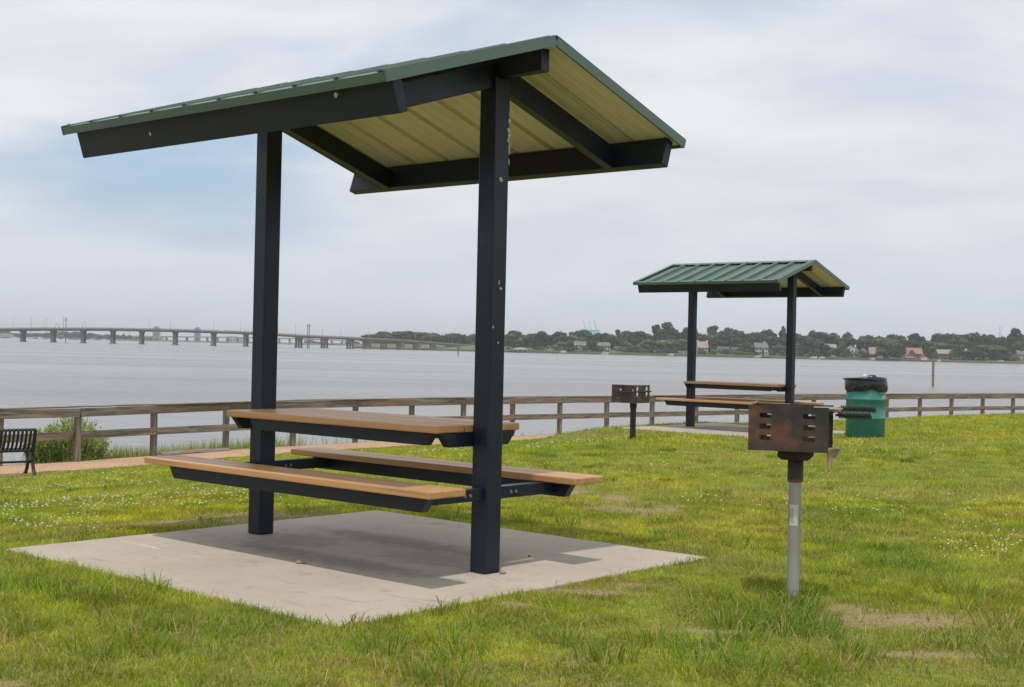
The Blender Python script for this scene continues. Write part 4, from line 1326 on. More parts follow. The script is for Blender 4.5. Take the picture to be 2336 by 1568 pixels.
# ------------------------------------------------------------------ far shore
SHORE_Y = 968.0
LAND_Z = WATER_Z + 1.3
def c2(cx, cy): return ((740 + cx / 3.0737) / 1.23973, (880 + cy / 3.0737) / 1.23973)
def c3(cx, cy): return ((1400 + cx / 3.0737) / 1.23973, (880 + cy / 3.0737) / 1.23973)
def c4(cx, cy): return ((2136 + cx / 3.0737) / 1.23973, (880 + cy / 3.0737) / 1.23973)
def shore_y(X): return SHORE_Y + 6 * math.sin(X * .03) + max(0.0, -20 - X) * 1.1
def far_land():
    mb = MB()
    xs = [-130 + 6 * i for i in range(110)]
    vs = []
    for x in xs:
        y = shore_y(x)
        vs += [(x, y, WATER_Z - 1), (x, y + .3, LAND_Z - .3), (x, y + 22, LAND_Z + .7), (x, y + 70, LAND_Z + 3), (x, y + 500, LAND_Z + 4)]
    fs = [(i * 5 + j, (i + 1) * 5 + j, (i + 1) * 5 + j + 1, i * 5 + j + 1) for i in range(len(xs) - 1) for j in range(4)]
    mb.add(vs, fs, 0, True)
    tag(mb.build('far_shore', M['far_lawn']), kind='structure')
    sw = MB()
    vs = []
    for x in xs:
        y = shore_y(x) - .25
        vs += [(x, y, WATER_Z - 1), (x, y, LAND_Z - .1 + .15 * math.sin(x)), (x, y + .5, LAND_Z - .1 + .15 * math.sin(x))]
    sw.add(vs, [(i * 3 + j, (i + 1) * 3 + j, (i + 1) * 3 + j + 1, i * 3 + j + 1) for i in range(len(xs) - 1) for j in range(2)])
    o = sw.build('seawall', M['seawall'])
    tag(o, 'low dark seawall along the far wooded shore', 'seawall')
far_land()

LAB = {('round', 'leaf_dark'): 'dark green rounded tree on the far wooded shore', ('round', 'leaf_mid'): 'mid green rounded tree on the far wooded shore', ('round', 'leaf_light'): 'light green rounded tree near the far waterline',
       ('wide', 'leaf_dark'): 'dark green spreading tree on the far wooded shore', ('wide', 'leaf_mid'): 'mid green spreading tree on the far wooded shore', ('wide', 'leaf_light'): 'light green spreading tree near the far waterline',
       ('pine', 'leaf_dark'): 'tall dark pine rising above the far tree line', ('cone', 'leaf_mid'): 'upright conical green tree among the far houses', ('cone', 'leaf_dark'): 'upright conical dark tree on the far shore'}
D_, G_, L_ = 'leaf_dark', 'leaf_mid', 'leaf_light'
T3 = [(165, 165, 130, 'round', D_, 1), (225, 200, 160, 'wide', G_, 0), (335, 190, 110, 'round', D_, 1), (425, 170, 140, 'round', D_, 1), (560, 172, 120, 'round', D_, 1), (620, 250, 130, 'wide', G_, 0), (730, 205, 160, 'wide', L_, 1), (690, 175, 90, 'round', D_, 2), (770, 155, 120, 'round', D_, 2), (850, 255, 105, 'round', G_, 0),
      (870, 180, 160, 'wide', D_, 1), (960, 190, 140, 'round', D_, 1), (1050, 195, 150, 'wide', D_, 1), (1070, 160, 90, 'pine', D_, 2), (1150, 165, 130, 'round', D_, 2), (1150, 255, 110, 'round', G_, 0), (1260, 170, 140, 'round', D_, 1), (1300, 262, 120, 'wide', L_, 0), (1375, 243, 160, 'wide', L_, 0), (1320, 190, 130, 'round', D_, 1), (1405, 122, 110, 'pine', D_, 2), (1510, 100, 190, 'pine', D_, 1), (1470, 180, 140, 'round', D_, 2),
      (1550, 237, 160, 'wide', L_, 0), (1620, 185, 130, 'round', D_, 1), (1660, 143, 150, 'pine', D_, 2), (1740, 148, 110, 'pine', D_, 2), (1780, 190, 120, 'round', D_, 2), (1895, 130, 120, 'pine', D_, 2), (1860, 260, 110, 'round', D_, 0), (1920, 190, 150, 'wide', G_, 1), (1970, 195, 150, 'round', D_, 1), (2020, 143, 130, 'round', D_, 2), (2085, 155, 170, 'round', D_, 1), (2180, 270, 130, 'round', G_, 0), (2170, 195, 150, 'wide', D_, 1), (2260, 180, 160, 'round', D_, 1), (2300, 312, 100, 'round', G_, 0)]
T4 = [(40, 182, 150, 'round', D_, 1), (120, 158, 120, 'round', D_, 2), (170, 200, 170, 'wide', D_, 1), (200, 292, 130, 'round', G_, 0), (245, 132, 90, 'pine', D_, 2), (320, 185, 150, 'round', D_, 1), (400, 190, 160, 'wide', D_, 1), (390, 300, 100, 'round', G_, 0), (500, 163, 140, 'round', D_, 2), (490, 230, 200, 'wide', D_, 0), (575, 180, 160, 'round', D_, 1), (640, 312, 125, 'round', G_, 0), (700, 185, 160, 'round', D_, 1), (757, 252, 115, 'cone', G_, 0), (820, 178, 110, 'round', D_, 2), (845, 225, 140, 'wide', D_, 1), (903, 338, 85, 'round', G_, 0),
      (960, 200, 180, 'wide', D_, 1), (1080, 215, 160, 'round', D_, 1), (1157, 230, 200, 'wide', G_, -1), (1190, 195, 100, 'round', D_, 2), (1240, 203, 130, 'round', D_, 2), (1310, 228, 170, 'wide', D_, 1), (1400, 193, 140, 'round', D_, 2), (1480, 255, 130, 'round', G_, 1), (1600, 255, 190, 'wide', G_, 1), (1590, 188, 130, 'round', D_, 2), (1690, 188, 120, 'round', D_, 2), (1765, 285, 110, 'round', G_, 0), (1820, 173, 170, 'wide', D_, 1), (1970, 190, 160, 'wide', D_, 1), (1900, 335, 150, 'round', D_, -1), (2050, 195, 110, 'round', D_, 2), (2070, 290, 210, 'wide', G_, 0), (2150, 213, 110, 'round', D_, 2), (2250, 150, 150, 'pine', D_, 1), (2310, 185, 130, 'round', D_, 1), (2290, 255, 115, 'round', G_, 0), (2200, 330, 100, 'round', G_, 0)]
T2 = [(915, 208, 110), (980, 200, 120), (1060, 174, 140), (1130, 183, 120), (1210, 173, 150), (1310, 166, 150), (1390, 182, 130), (1480, 184, 150), (1560, 207, 130), (1640, 188, 140), (1700, 193, 130), (1790, 203, 130), (1850, 203, 120), (1920, 195, 140), (2000, 190, 130), (2190, 168, 120), (2120, 200, 130)]
PX3 = 3.0737 * 1.23973
MARKS = [(1186, 'the arched white boathouse'), (1225, 'the small white boathouse'), (1279, 'the half hidden white house'), (1322, 'the white columned house'), (1381, 'the moored white cruiser'), (1408, 'the low white cottage'), (1440, 'the far grill'), (1514, 'the house between the light trees'), (1578, 'the far shelter left post'), (1604, 'the white house with twin chimneys'), (1652, 'the long low white house'), (1687, 'the small cream house'), (1735, 'the white house with dark grey roof'),
         (1800, 'the far shelter right post'), (1824, 'the white house past the shelter post'), (1897, 'the grey house with one chimney'), (1945, 'the white porch house'), (1972, 'the narrow white house'), (1994, 'the pale-roofed brick house'), (2087, 'the orange-roofed brick house'), (2128, 'the grey piling'), (2155, 'the half hidden brown house'), (2207, 'the tall-chimney white house'), (2280, 'the two radio masts'), (2330, 'the right edge of the far shore')]
def tree_label(px, kind, mt, row):
    x, nm = min(MARKS, key=lambda q: abs(q[0] - px))
    col = {'leaf_dark': 'dark green', 'leaf_mid': 'mid green', 'leaf_light': 'light green'}[mt]
    shp = {'round': 'rounded tree', 'wide': 'spreading tree', 'pine': 'pine', 'cone': 'conical tree'}[kind]
    rw = {-1: 'waterside ', 0: 'low ', 1: 'tall ', 2: 'distant '}[row]
    dx = px - x
    rel = ('in front of ' if row < 0 else 'beside ' if row == 0 else 'behind ') if abs(dx) < 7 else ('just left of ' if dx < 0 else 'just right of ') if abs(dx) < 22 else ('left of ' if dx < 0 else 'right of ')
    return rw + col + ' ' + shp + ' ' + rel + nm
k = 0
for lst, cc in ((T3, c3), (T4, c4)):
    for (cx, cy, w_, kind, mt, row) in lst:
        px, py = cc(cx, cy)
        Y = {-1: 980, 0: 992, 1: 1030, 2: 1075}[row] + random.Random(k).uniform(-4, 4)
        lb = tree_label(px, kind, mt, row)
        tree(px, py, w_ / PX3 * (1.35 if kind != 'pine' else 1.2), kind, mt, Y, lb, LAND_Z + (.4 if row < 1 else 1.6), lift=.10 if kind != 'pine' else .02, seed=k)
        k += 1
ORD = 'first second third fourth fifth sixth seventh eighth ninth tenth eleventh twelfth thirteenth fourteenth fifteenth sixteenth seventeenth eighteenth'.split()
for q_, (cx, cy, w_) in enumerate(sorted(T2)):
    px, py = c2(cx, cy)
    tree(px, py, w_ / PX3 * 1.35, 'round' if k % 2 else 'wide', D_ if k % 3 else G_, 1170 + (k % 4) * 8, ORD[q_] + ' tree from the left on the wooded rise behind the bridge end', LAND_Z + 3, 'trees behind the bridge end', seed=k)
    k += 1

def forest(name, label, spans, seed):
    """wood behind the individual trees, one mass"""
    rs = np.random.RandomState(seed)
    vs, qs, cs = [], [], []
    off = 0
    for (x0, x1, ytop, Yd, n, wpx) in spans:
        for i in range(n):
            px = x0 + (x1 - x0) * (i + rs.rand()) / n
            yt = ytop(px) + rs.rand() * 7
            Y = Yd + rs.rand() * 60
            top = at(px, yt, Y)
            hgt, wid = top.z - LAND_Z - 1, wpx * (.8 + .5 * rs.rand()) * Y / F_PX
            v, q, c = CROWN[('round', 'wide', 'round')[rs.randint(3)]][rs.randint(4)]
            a = rs.rand() * 6.28
            r = np.array([[math.cos(a), -math.sin(a), 0], [math.sin(a), math.cos(a), 0], [0, 0, 1]])
            vv = (v * [wid, wid, hgt]) @ r.T + [top.x, Y, LAND_Z + 1]
            vs.append(vv); qs.append(q + off); cs.append(c * (.75 + .5 * rs.rand()))
            off += len(v)
    o = link(name, np_mesh(name, np.concatenate(vs), np.concatenate(qs), M['leaf_dark'], np.concatenate(cs)))
    tag(o, label, 'woods', kind='stuff')
_tx = [800, 830, 870, 930, 1000, 1060, 1160, 1250, 1340, 1430, 1500, 1560, 1640, 1720, 1800, 1900, 2000, 2100, 2200, 2280, 2400]
_ty = [784, 780, 772, 770, 768, 770, 774, 772, 772, 770, 764, 764, 764, 768, 770, 772, 776, 778, 776, 774, 774]
def tl(px): return float(np.interp(px, _tx, _ty))
forest('far_woods', 'dark continuous woods behind the far shore houses', [(1090, 2420, tl, 1110, 60, 46), (1150, 2420, lambda p: tl(p) + 8, 1050, 50, 42), (840, 1180, lambda p: tl(p) + 3, 1230, 22, 44)], 5)
forest('distant_woods', 'hazy low trees on the distant left shore beyond the bridge', [(-60, 262, lambda p: 753.5 + 3.5 * abs(math.sin(p * .021)) + max(0, p - 190) * .12, 2350, 46, 26), (250, 345, lambda p: 766, 2500, 12, 16), (-60, 300, lambda p: 760.5, 2290, 40, 16), (690, 860, lambda p: 778, 2300, 18, 16)], 9)

def shrubs():
    rs = np.random.RandomState(31)
    vs, qs, cs = [], [], []
    off = 0
    for i in range(150):
        px = 1155 + (2400 - 1155) * rs.rand()
        Y = 975 + 26 * rs.rand()
        p = at(px, 810, Y)
        hgt, wid = 1.6 + 3.2 * rs.rand() ** 1.5, 3.0 + 5.0 * rs.rand()
        v, q, c = CROWN[('round', 'wide')[rs.randint(2)]][rs.randint(4)]
        z = LAND_Z + .3 + (Y - 968) * .02
        vs.append(v * [wid, wid * .7, hgt] + [p.x, Y, z]); qs.append(q + off)
        tone = np.array([[1.0, 1.0, 1.0], [1.5, 1.45, 1.1], [.7, .72, .8]])[rs.randint(3)]
        cs.append(c * tone * (.8 + .4 * rs.rand()))
        off += len(v)
    o = link('waterside_shrubs', np_mesh('waterside_shrubs', np.concatenate(vs), np.concatenate(qs), M['leaf_mid'], np.concatenate(cs)))
    tag(o, 'low green shrubbery along the far waterfront gardens', 'shrubbery', kind='stuff')
shrubs()

# ------------------------------------------------------------------ far houses
def house(label, x0, x1, ytop, ybase, Y, wall, roof, ridge='x', storeys=2, chim=(), wins=3, rise=.36, cols=0, door=True):
    a, b = at(x0, ybase, Y), at(x1, ybase, Y)
    W = b.x - a.x
    zb = LAND_Z + .9
    Ht = at((x0 + x1) / 2, ytop, Y).z - zb
    Hw = Ht * (1 - rise)
    Dp = max(W * .7, 7)
    o = empty('house', ((a.x + b.x) / 2, Y, zb), R_(random.Random(int(x0)).uniform(-8, 8)))
    m = MB()
    if ridge == 'x':
        m.prism([(0, 0), (Dp, 0), (Dp, Hw), (Dp / 2, Ht - .25), (0, Hw)], -W / 2, W / 2, 'x')
        m.build('wall', M[wall], o)
        r = MB()
        e = .5
        k = (Ht - Hw) / (Dp / 2)
        r.prism([(-e, Hw - e * k), (Dp / 2, Ht), (Dp + e, Hw - e * k), (Dp + e, Hw - e * k + .3), (Dp / 2, Ht + .35), (-e, Hw - e * k + .3)], -W / 2 - .4, W / 2 + .4, 'x')
    else:
        m.prism([(-W / 2, 0), (W / 2, 0), (W / 2, Hw), (0, Ht - .25), (-W / 2, Hw)], 0, Dp, 'y')
        m.build('wall', M[wall], o)
        r = MB()
        e = .5
        k = (Ht - Hw) / (W / 2)
        r.prism([(-W / 2 - e, Hw - e * k), (0, Ht), (W / 2 + e, Hw - e * k), (W / 2 + e, Hw - e * k + .3), (0, Ht + .35), (-W / 2 - e, Hw - e * k + .3)], -.4, Dp + .4, 'y')
    ro = r.build('roof', M[roof], o)
    for cx in chim:
        MB().box(-.6, .6, -.45, .45, -2.2, 1.3).build('chimney', M['red_brick'] if wall != 'white_wall' else M[wall], ro, (cx * W / 2, Dp / 2, Ht))
    sh = Hw / storeys
    for s in range(storeys):
        for i in range(wins):
            x = -W / 2 + W * (i + .5) / wins
            if s == 0 and door and i == wins // 2:
                MB().box(-.55, .55, -.06, .02, 0, 2.1).build('door', M['dark_roof'], o, (x, -.02, .02))
                continue
            wn = MB().box(-.62, .62, -.07, .0, -.85, .85).build('window', M['white_wall' if wall != 'white_wall' else 'grey_wall'], o, (x, -.01, s * sh + sh * .55))
            MB().box(-.5, .5, -.10, -.075, -.73, .73).build('pane', M['pane'], wn)
    for i in range(cols):
        MB().tube([(-W * .42 + W * .84 * i / max(1, cols - 1), -1.6, 0), (-W * .42 + W * .84 * i / max(1, cols - 1), -1.6, Hw * .92)], .22, 8).build('column', M['white_wall'], o)
    if cols:
        MB().box(-W / 2, W / 2, -2.0, .3, Hw * .921, Hw * 1.02).build('porch_roof', M['white_wall'], o)
    tag(o, label, 'house', 'houses on the far shore')
    return o
def h3(label, cx0, cx1, cy0, cy1, Y, *a, **k):
    (x0, y0), (x1, y1) = c3(cx0, cy0), c3(cx1, cy1)
    return house(label, x0, x1, y0, y1, Y, *a, **k)
def h4(label, cx0, cx1, cy0, cy1, Y, *a, **k):
    (x0, y0), (x1, y1) = c4(cx0, cy0), c4(cx1, cy1)
    return house(label, x0, x1, y0, y1, Y, *a, **k)
h3('white columned house with grey gable roof on the far shore', 688, 788, 268, 340, 988, 'white_wall', 'grey_roof', 'x', 2, (), 4, .3, 4)
h3('white house half hidden by a small tree left of the columned house', 530, 600, 282, 340, 1004, 'cream_wall', 'grey_roof', 'x', 2, (), 3)
h3('grey-roofed house among trees right of the columned house', 888, 1000, 276, 345, 1006, 'white_wall', 'grey_roof', 'x', 2, (), 4)
h3('low white cottage behind the light green trees left of the far shelter', 1035, 1090, 310, 348, 1000, 'white_wall', 'dark_roof', 'x', 1, (), 3)
h3('grey-roofed white house between two light green waterside trees', 1432, 1500, 258, 350, 994, 'grey_wall', 'grey_roof', 'x', 2, (), 3)
h3('tall white house with twin end chimneys beside the far shelter post', 1762, 1850, 268, 360, 986, 'white_wall', 'tan_roof', 'x', 2, (-.93, .93), 3, .45)
h3('long low white house seen between the far shelter posts', 1940, 2040, 312, 362, 1000, 'white_wall', 'dark_roof', 'x', 1, (), 4)
h3('small cream house right of the low white house', 2060, 2190, 318, 365, 1000, 'cream_wall', 'dark_roof', 'x', 1, (), 4)
h4('white two-storey house with dark grey roof left of far shelter right post', 0, 112, 280, 372, 988, 'white_wall', 'grey_roof', 'x', 2, (.6,), 4)
h4('white house just right of the far shelter right post', 345, 425, 290, 380, 1004, 'white_wall', 'grey_roof', 'x', 2, (), 3)
h4('grey-roofed house with one chimney above the waterside trees', 620, 708, 290, 380, 1004, 'grey_wall', 'tan_roof', 'x', 2, (.75,), 3)
h4('white two-storey house with porch right of the conical tree', 797, 890, 306, 392, 990, 'white_wall', 'tan_roof', 'y', 2, (.7,), 3, .32)
h4('narrow white house next to the porch house', 930, 972, 330, 385, 996, 'white_wall', 'grey_roof', 'y', 2, (), 2)
h4('red brick house with steep pale roof left of the big green tree', 995, 1060, 318, 402, 986, 'red_brick', 'tan_roof', 'x', 1, (-.9,), 2, .6)
h4('large red brick house with orange roof on the far shore', 1322, 1452, 324, 405, 990, 'red_brick', 'orange_roof', 'x', 2, (-.85,), 4, .52)
h4('steep red gabled wing in front of the large orange-roofed house', 1325, 1395, 338, 405, 984, 'red_brick', 'orange_roof', 'y', 1, (), 2, .6)
h4('brown house half hidden by trees right of the orange-roofed house', 1588, 1705, 338, 402, 998, 'brown_wall', 'tan_roof', 'x', 2, (), 3, .4)
h4('narrow white house with tall chimney near the right end of the far shore', 1815, 1872, 340, 412, 990, 'white_wall', 'grey_roof', 'x', 2, (.2,), 2)
h4('pale house at the right end of the far shore', 2285, 2370, 345, 440, 984, 'cream_wall', 'grey_roof', 'x', 2, (), 3)
h4('white house behind trees near the right end of the far shore', 2190, 2260, 350, 420, 1002, 'white_wall', 'grey_roof', 'x', 2, (), 3)

# ------------------------------------------------------------------ docks, boathouses, boats on the far shore
def dock(label, x0, x1, Y, out=8):
    a, b = at(x0, 810, Y), at(x1, 810, Y)
    W = b.x - a.x
    o = empty('dock', ((a.x + b.x) / 2, Y, WATER_Z))
    MB().box(-W / 2, W / 2, 0, 2.2, .9, 1.15).build('deck', M['dock_wood'], o)
    n = max(2, int(W / 3))
    pm = MB().tube([(0, 0, -1), (0, 0, 1.9)], .16, 6).mesh('pile', M['dock_wood'])
    for i in range(n + 1):
        link('pile', pm, o, (-W / 2 + W * i / n, -.17, 0))
    tag(o, label, 'dock', 'docks on the far shore')
def boathouse(label, x0, x1, ytop, Y, arched=False, wallm='white_wall'):
    a, b = at(x0, 805, Y), at(x1, 805, Y)
    W = b.x - a.x
    H = at(x0, ytop, Y).z - WATER_Z
    o = empty('boathouse', ((a.x + b.x) / 2, Y, WATER_Z))
    if arched:
        pr = [(-W / 2 * math.cos(PI * i / 8), H * .62 + H * .38 * math.sin(PI * i / 8)) for i in range(9)]
        MB().prism(pr, 0, 6, 'y').build('roof', M[wallm], o)
    else:
        MB().prism([(-W / 2 - .4, H * .64), (0, H), (W / 2 + .4, H * .64), (0, H - .4)], -.3, 6, 'y').build('roof', M['grey_roof'], o)
        MB().prism([(-W / 2, H * .60), (W / 2, H * .60), (0, H * .95)], 0, .3, 'y').build('gable', M[wallm], o)
    for x in (-1, -.33, .33, 1):
        for y in (.3, 5.5):
            MB().tube([(x * (W / 2 - .25), y, -1), (x * (W / 2 - .25), y, H * .63)], .16, 6).build('post', M['white_wall'], o)
    MB().box(-W / 2 - 1, W / 2 + 1, -1, 6.5, .8, 1.05).build('deck', M['dock_wood'], o)
    tag(o, label, 'boathouse')
def boat(label, px, Y, L, mat='boat_white', mast=0, yaw=0.0, lift=0.0, parent_group='moored boats'):
    p = at(px, 805, Y)
    o = empty('boat', (p.x, Y, WATER_Z + lift), yaw)
    h = MB()
    secs = [(-.5, .26, 0), (-.25, .30, 0), (.1, .28, .03), (.35, .16, .08), (.5, .01, .14)]
    vs = []
    for (x, w_, up) in secs:
        vs += [(x * L, -w_ * L * .5, (.16 + up) * L), (x * L, -w_ * L * .35, -.03 * L), (x * L, w_ * L * .35, -.03 * L), (x * L, w_ * L * .5, (.16 + up) * L)]
    fs = [(i * 4 + j, (i + 1) * 4 + j, (i + 1) * 4 + j + 1, i * 4 + j + 1) for i in range(4) for j in range(3)] + [(i * 4 + 3, (i + 1) * 4 + 3, (i + 1) * 4, i * 4) for i in range(4)] + [(0, 1, 2, 3)]
    h.add(vs, fs).build('hull', M[mat], o)
    MB().prism([(-.22 * L, .16 * L), (.16 * L, .17 * L), (.06 * L, .31 * L), (-.20 * L, .31 * L)], -.11 * L, .11 * L, 'y').build('cabin', M['boat_white'], o)
    MB().prism([(-.17 * L, .215 * L), (.10 * L, .215 * L), (.07 * L, .275 * L), (-.17 * L, .275 * L)], -.113 * L, .113 * L, 'y').build('window', M['pane'], o)
    if mast:
        MB().tube([(0, 0, .3 * L), (0, 0, mast)], .09, 6).build('mast', M['steel'], o)
    tag(o, label, 'boat', parent_group)
X3 = lambda c: c3(c, 0)[0]
X4 = lambda c: c4(c, 0)[0]
boathouse('arched white boathouse at the left end of the far shore', X3(152), X3(286), c3(0, 316)[1], 962, True)
boathouse('small white boathouse left of the columned house', X3(430), X3(520), c3(0, 322)[1], 960)
boathouse('white gabled boathouse in front of the orange-roofed house', X4(1285), X4(1420), c4(0, 388)[1], 958)
boathouse('small white waterside shelter below the grey-roofed house', X4(668), X4(705), c4(0, 382)[1], 962)
dock('long low dock by the arched boathouse', X3(290), X3(640), 960)
dock('short dock right of the columned house', X3(690), X3(1000), 962)
dock('dock below the light green waterside trees', X3(1420), X3(1600), 962)
dock('dock left of the far shelter right post', X3(2236), X3(2400), 962)
dock('dock just right of the far shelter right post', X4(380), X4(690), 960)
dock('dock by the white gabled boathouse', X4(1420), X4(1620), 960)
for (lab, x, Lb, mt, li) in (('white motor boat on a lift right of the small boathouse', X3(588), 7.5, 'boat_white', 1.0), ('white cruiser moored right of the columned house', X3(955), 8.5, 'boat_white', .3), ('white boat by the dock under light green trees', X3(1530), 7, 'boat_white', .6), ('white boat left of the far shelter right post', X4(20), 7, 'boat_white', .6), ('white cabin boat right of the far shelter right post', X4(505), 8, 'boat_white', .8), ('smaller white boat on a lift right of the cabin boat', X4(580), 6.5, 'boat_white', 1.0), ('white upturned boat on the grass below the brick house', X4(1020), 6, 'boat_white', .9), ('white boat on shore near the right end', X4(2135), 6, 'boat_white', 1.4), ('small boat beside the white gabled boathouse', X4(1600), 5.5, 'boat_white', .5), ('tiny dinghy afloat off the far dock', X4(556), 2.4, 'boat_white', .1)):
    boat(lab, x, 957 if li < 1.2 else 976, Lb * .62, mt, 0, random.Random(int(x)).uniform(-.5, .5), li)
p = at(X4(1535), 0, 966)
sd = empty('shed', (p.x, 966, WATER_Z + 1))
MB().box(-2.2, 2.2, 0, 3, 0, 2.2).build('wall', M['white_wall'], sd)
MB().prism([(-2.5, 2.2), (2.5, 2.2), (0, 4.0)], -.2, 3.2, 'y').build('roof', M['red_paint'], sd)
tag(sd, 'small white shed with red roof right of the gabled boathouse', 'shed')

# ------------------------------------------------------------------ highway bridge
def bridge():
    def by(px): return float(np.interp(px, [-40, 0, 300, 690, 900, 1078, 1130], [930, 932, 950, 962, 985, 1050, 1085]))
    def bt(px): return float(np.interp(px, [-40, 0, 100, 250, 400, 570, 690, 900, 1078, 1130], [748.5, 747.8, 747.2, 747.5, 750.5, 756, 763.6, 772.5, 786.5, 790.5]))
    o = empty('highway_bridge', (at(300, 780, 950).x, 950, WATER_Z))
    inv = -Vector((at(300, 780, 950).x, 950, WATER_Z))
    xs = list(range(-40, 1131, 26))
    P = [at(x, bt(x), by(x)) + inv for x in xs]
    def sweep(z0, z1, y0, y1):
        m = MB()
        vs = []
        for p in P:
            vs += [(p.x, p.y + y0, p.z + z0), (p.x, p.y + y0, p.z + z1), (p.x, p.y + y1, p.z + z1), (p.x, p.y + y1, p.z + z0)]
        n = len(P)
        m.add(vs, [(i * 4 + j, (i + 1) * 4 + j, (i + 1) * 4 + (j + 1) % 4, i * 4 + (j + 1) % 4) for i in range(n - 1) for j in range(4)])
        return m
    sweep(-1.25, -.95, 0, 11).build('deck', M['bridge_conc'], o)
    sweep(-2.35, -1.251, .9, 10.2).build('girder', M['bridge_pier'], o)
    sweep(-.95, -.30, 0, .35).build('parapet', M['bridge_conc'], o)
    sweep(-.95, -.30, 10.6, 10.95).build('parapet', M['bridge_conc'], o)
    sweep(-.06, .06, .1, .22).build('handrail', M['bridge_pier'], o)
    rp = MB().box(-.14, .14, -.05, .3, -.95, .08).mesh('rail_post', M['bridge_pier'])
    for x in range(-36, 1120, 9):
        q = at(x, bt(x), by(x)) + inv
        link('rail_post', rp, o, (q.x, q.y - .06, q.z))
    piers = [(46.7, 0), (116, 0), (185, 0), (253, 0), (319, 0), (396, 0), (484, 0), (558, 0), (619, 0), (679, 1), (738, 1), (797, 1), (835.6, 2), (874, 1), (912.6, 2), (950, 2), (987, 1), (1024, 2), (1061, 2), (1098, 2)]
    for (x, kd) in piers:
        q = at(x, bt(x), by(x)) + inv
        top = q.z - 2.35
        pr = MB()
        if kd == 0:
            w_ = 1.15 + .25 * max(0, (x - 150)) / 400
            pr.box(-w_ - .22, w_ + .22, 2.0, 9.0, top - .8, top - .002)
            for yy in (3.2, 7.8):
                pr.lathe([(w_, -1.5), (w_, top - .8)], 12, M=Matrix.Translation((0, yy, 0)))
            pr.box(-w_ - .3, w_ + .3, 1.6, 9.4, -1.2, .5)
        elif kd == 1:
            pr.box(-2.5, 2.5, 2.0, 9.0, top - .9, top - .002)
            for xx in (-1.8, 0, 1.8):
                for yy in (3.0, 8.0):
                    pr.tube([(xx * 1.15, yy, -1.5), (xx, yy, top - .88)], .42, 8)
            pr.box(-2.6, 2.6, 2.4, 8.6, .1, .6)
        else:
            pr.prism([(-2.6, -1.5), (2.6, -1.5), (3.0, top - .002), (-3.0, top - .002)], 2.2, 8.6, 'y')
        pr.build('pier', M['bridge_pier'], o, (q.x, q.y, 0))
    tag(o, 'long low concrete highway bridge crossing the water at left', 'bridge')
    lm = MB().tube([(0, 0, 0), (0, 0, 8.5)], [.14, .07], 6).tube([(0, 0, 8.4), (.5, -.6, 8.8), (1.0, -1.4, 8.85)], .05, 5).mesh('lamp_post', M['steel'])
    for x in (17, 88, 331, 380, 480, 542, 628, 668, 731, 773, 838, 877, 945, 980, 1030, 1075):
        q = at(x, bt(x), by(x))
        l = link('street_lamp', lm, None, (q.x, q.y + 10.7, q.z - .95))
        tag(l, 'thin grey lamp pole standing on the far bridge', 'street lamp', 'lamp poles on the bridge')
bridge()
def pole(label, px, ytop, ybase, arms, twin=False):
    Y = (CAM_H - WATER_Z) * F_PX / (ybase - (792.5 + (px - 1168) * math.tan(ROLL)))
    t, b = at(px, ytop, Y), at(px, ybase, Y)
    H = t.z - WATER_Z
    o = empty('utility_pole', (b.x, Y, WATER_Z))
    for dx in ((-.55, .55) if twin else (0,)):
        MB().tube([(dx, 0, -1.5), (dx, 0, H)], [.34, .22], 8).build('pole', M['pole'], o)
    for k, z in enumerate(arms):
        MB().box(-1.7, 1.7, -.15, .15, H * z - .12, H * z + .12).build('cross_arm', M['pole'], o)
    tag(o, label, 'utility pole', 'poles standing in the water by the bridge')
pole('tall dark utility pole in the water at the left part of the bridge', 149.5, 724, 781.5, (.93, .86))
pole('twin dark utility pole in the water right of the near left post', 703, 739, 795, (.94, .9), True)
# channel markers
q = on(1045, 811, WATER_Z)
cm = empty('channel_marker', (q.x, q.y, WATER_Z))
MB().tube([(0, 0, -1.5), (0, 0, 3.1)], .20, 10).build('pile', M['pole'], cm)
MB().box(-.75, .75, -.30, -.22, 1.9, 3.3).build('daymark', M['daymark'], cm)
MB().box(-.75, .75, .22, .30, 1.9, 3.3).build('daymark', M['daymark'], cm)
tag(cm, 'green square daymark on a post in the water before the bridge end', 'channel marker')
q = on(2128, 881.5, WATER_Z)
pl = MB().lathe([(.155, -1.5), (.155, 3.45), (.13, 3.55), (0, 3.56)], 14).build('piling', M['piling'], None, (q.x, q.y, WATER_Z))
tag(pl, 'single grey wooden piling standing in the open water at right', 'piling')

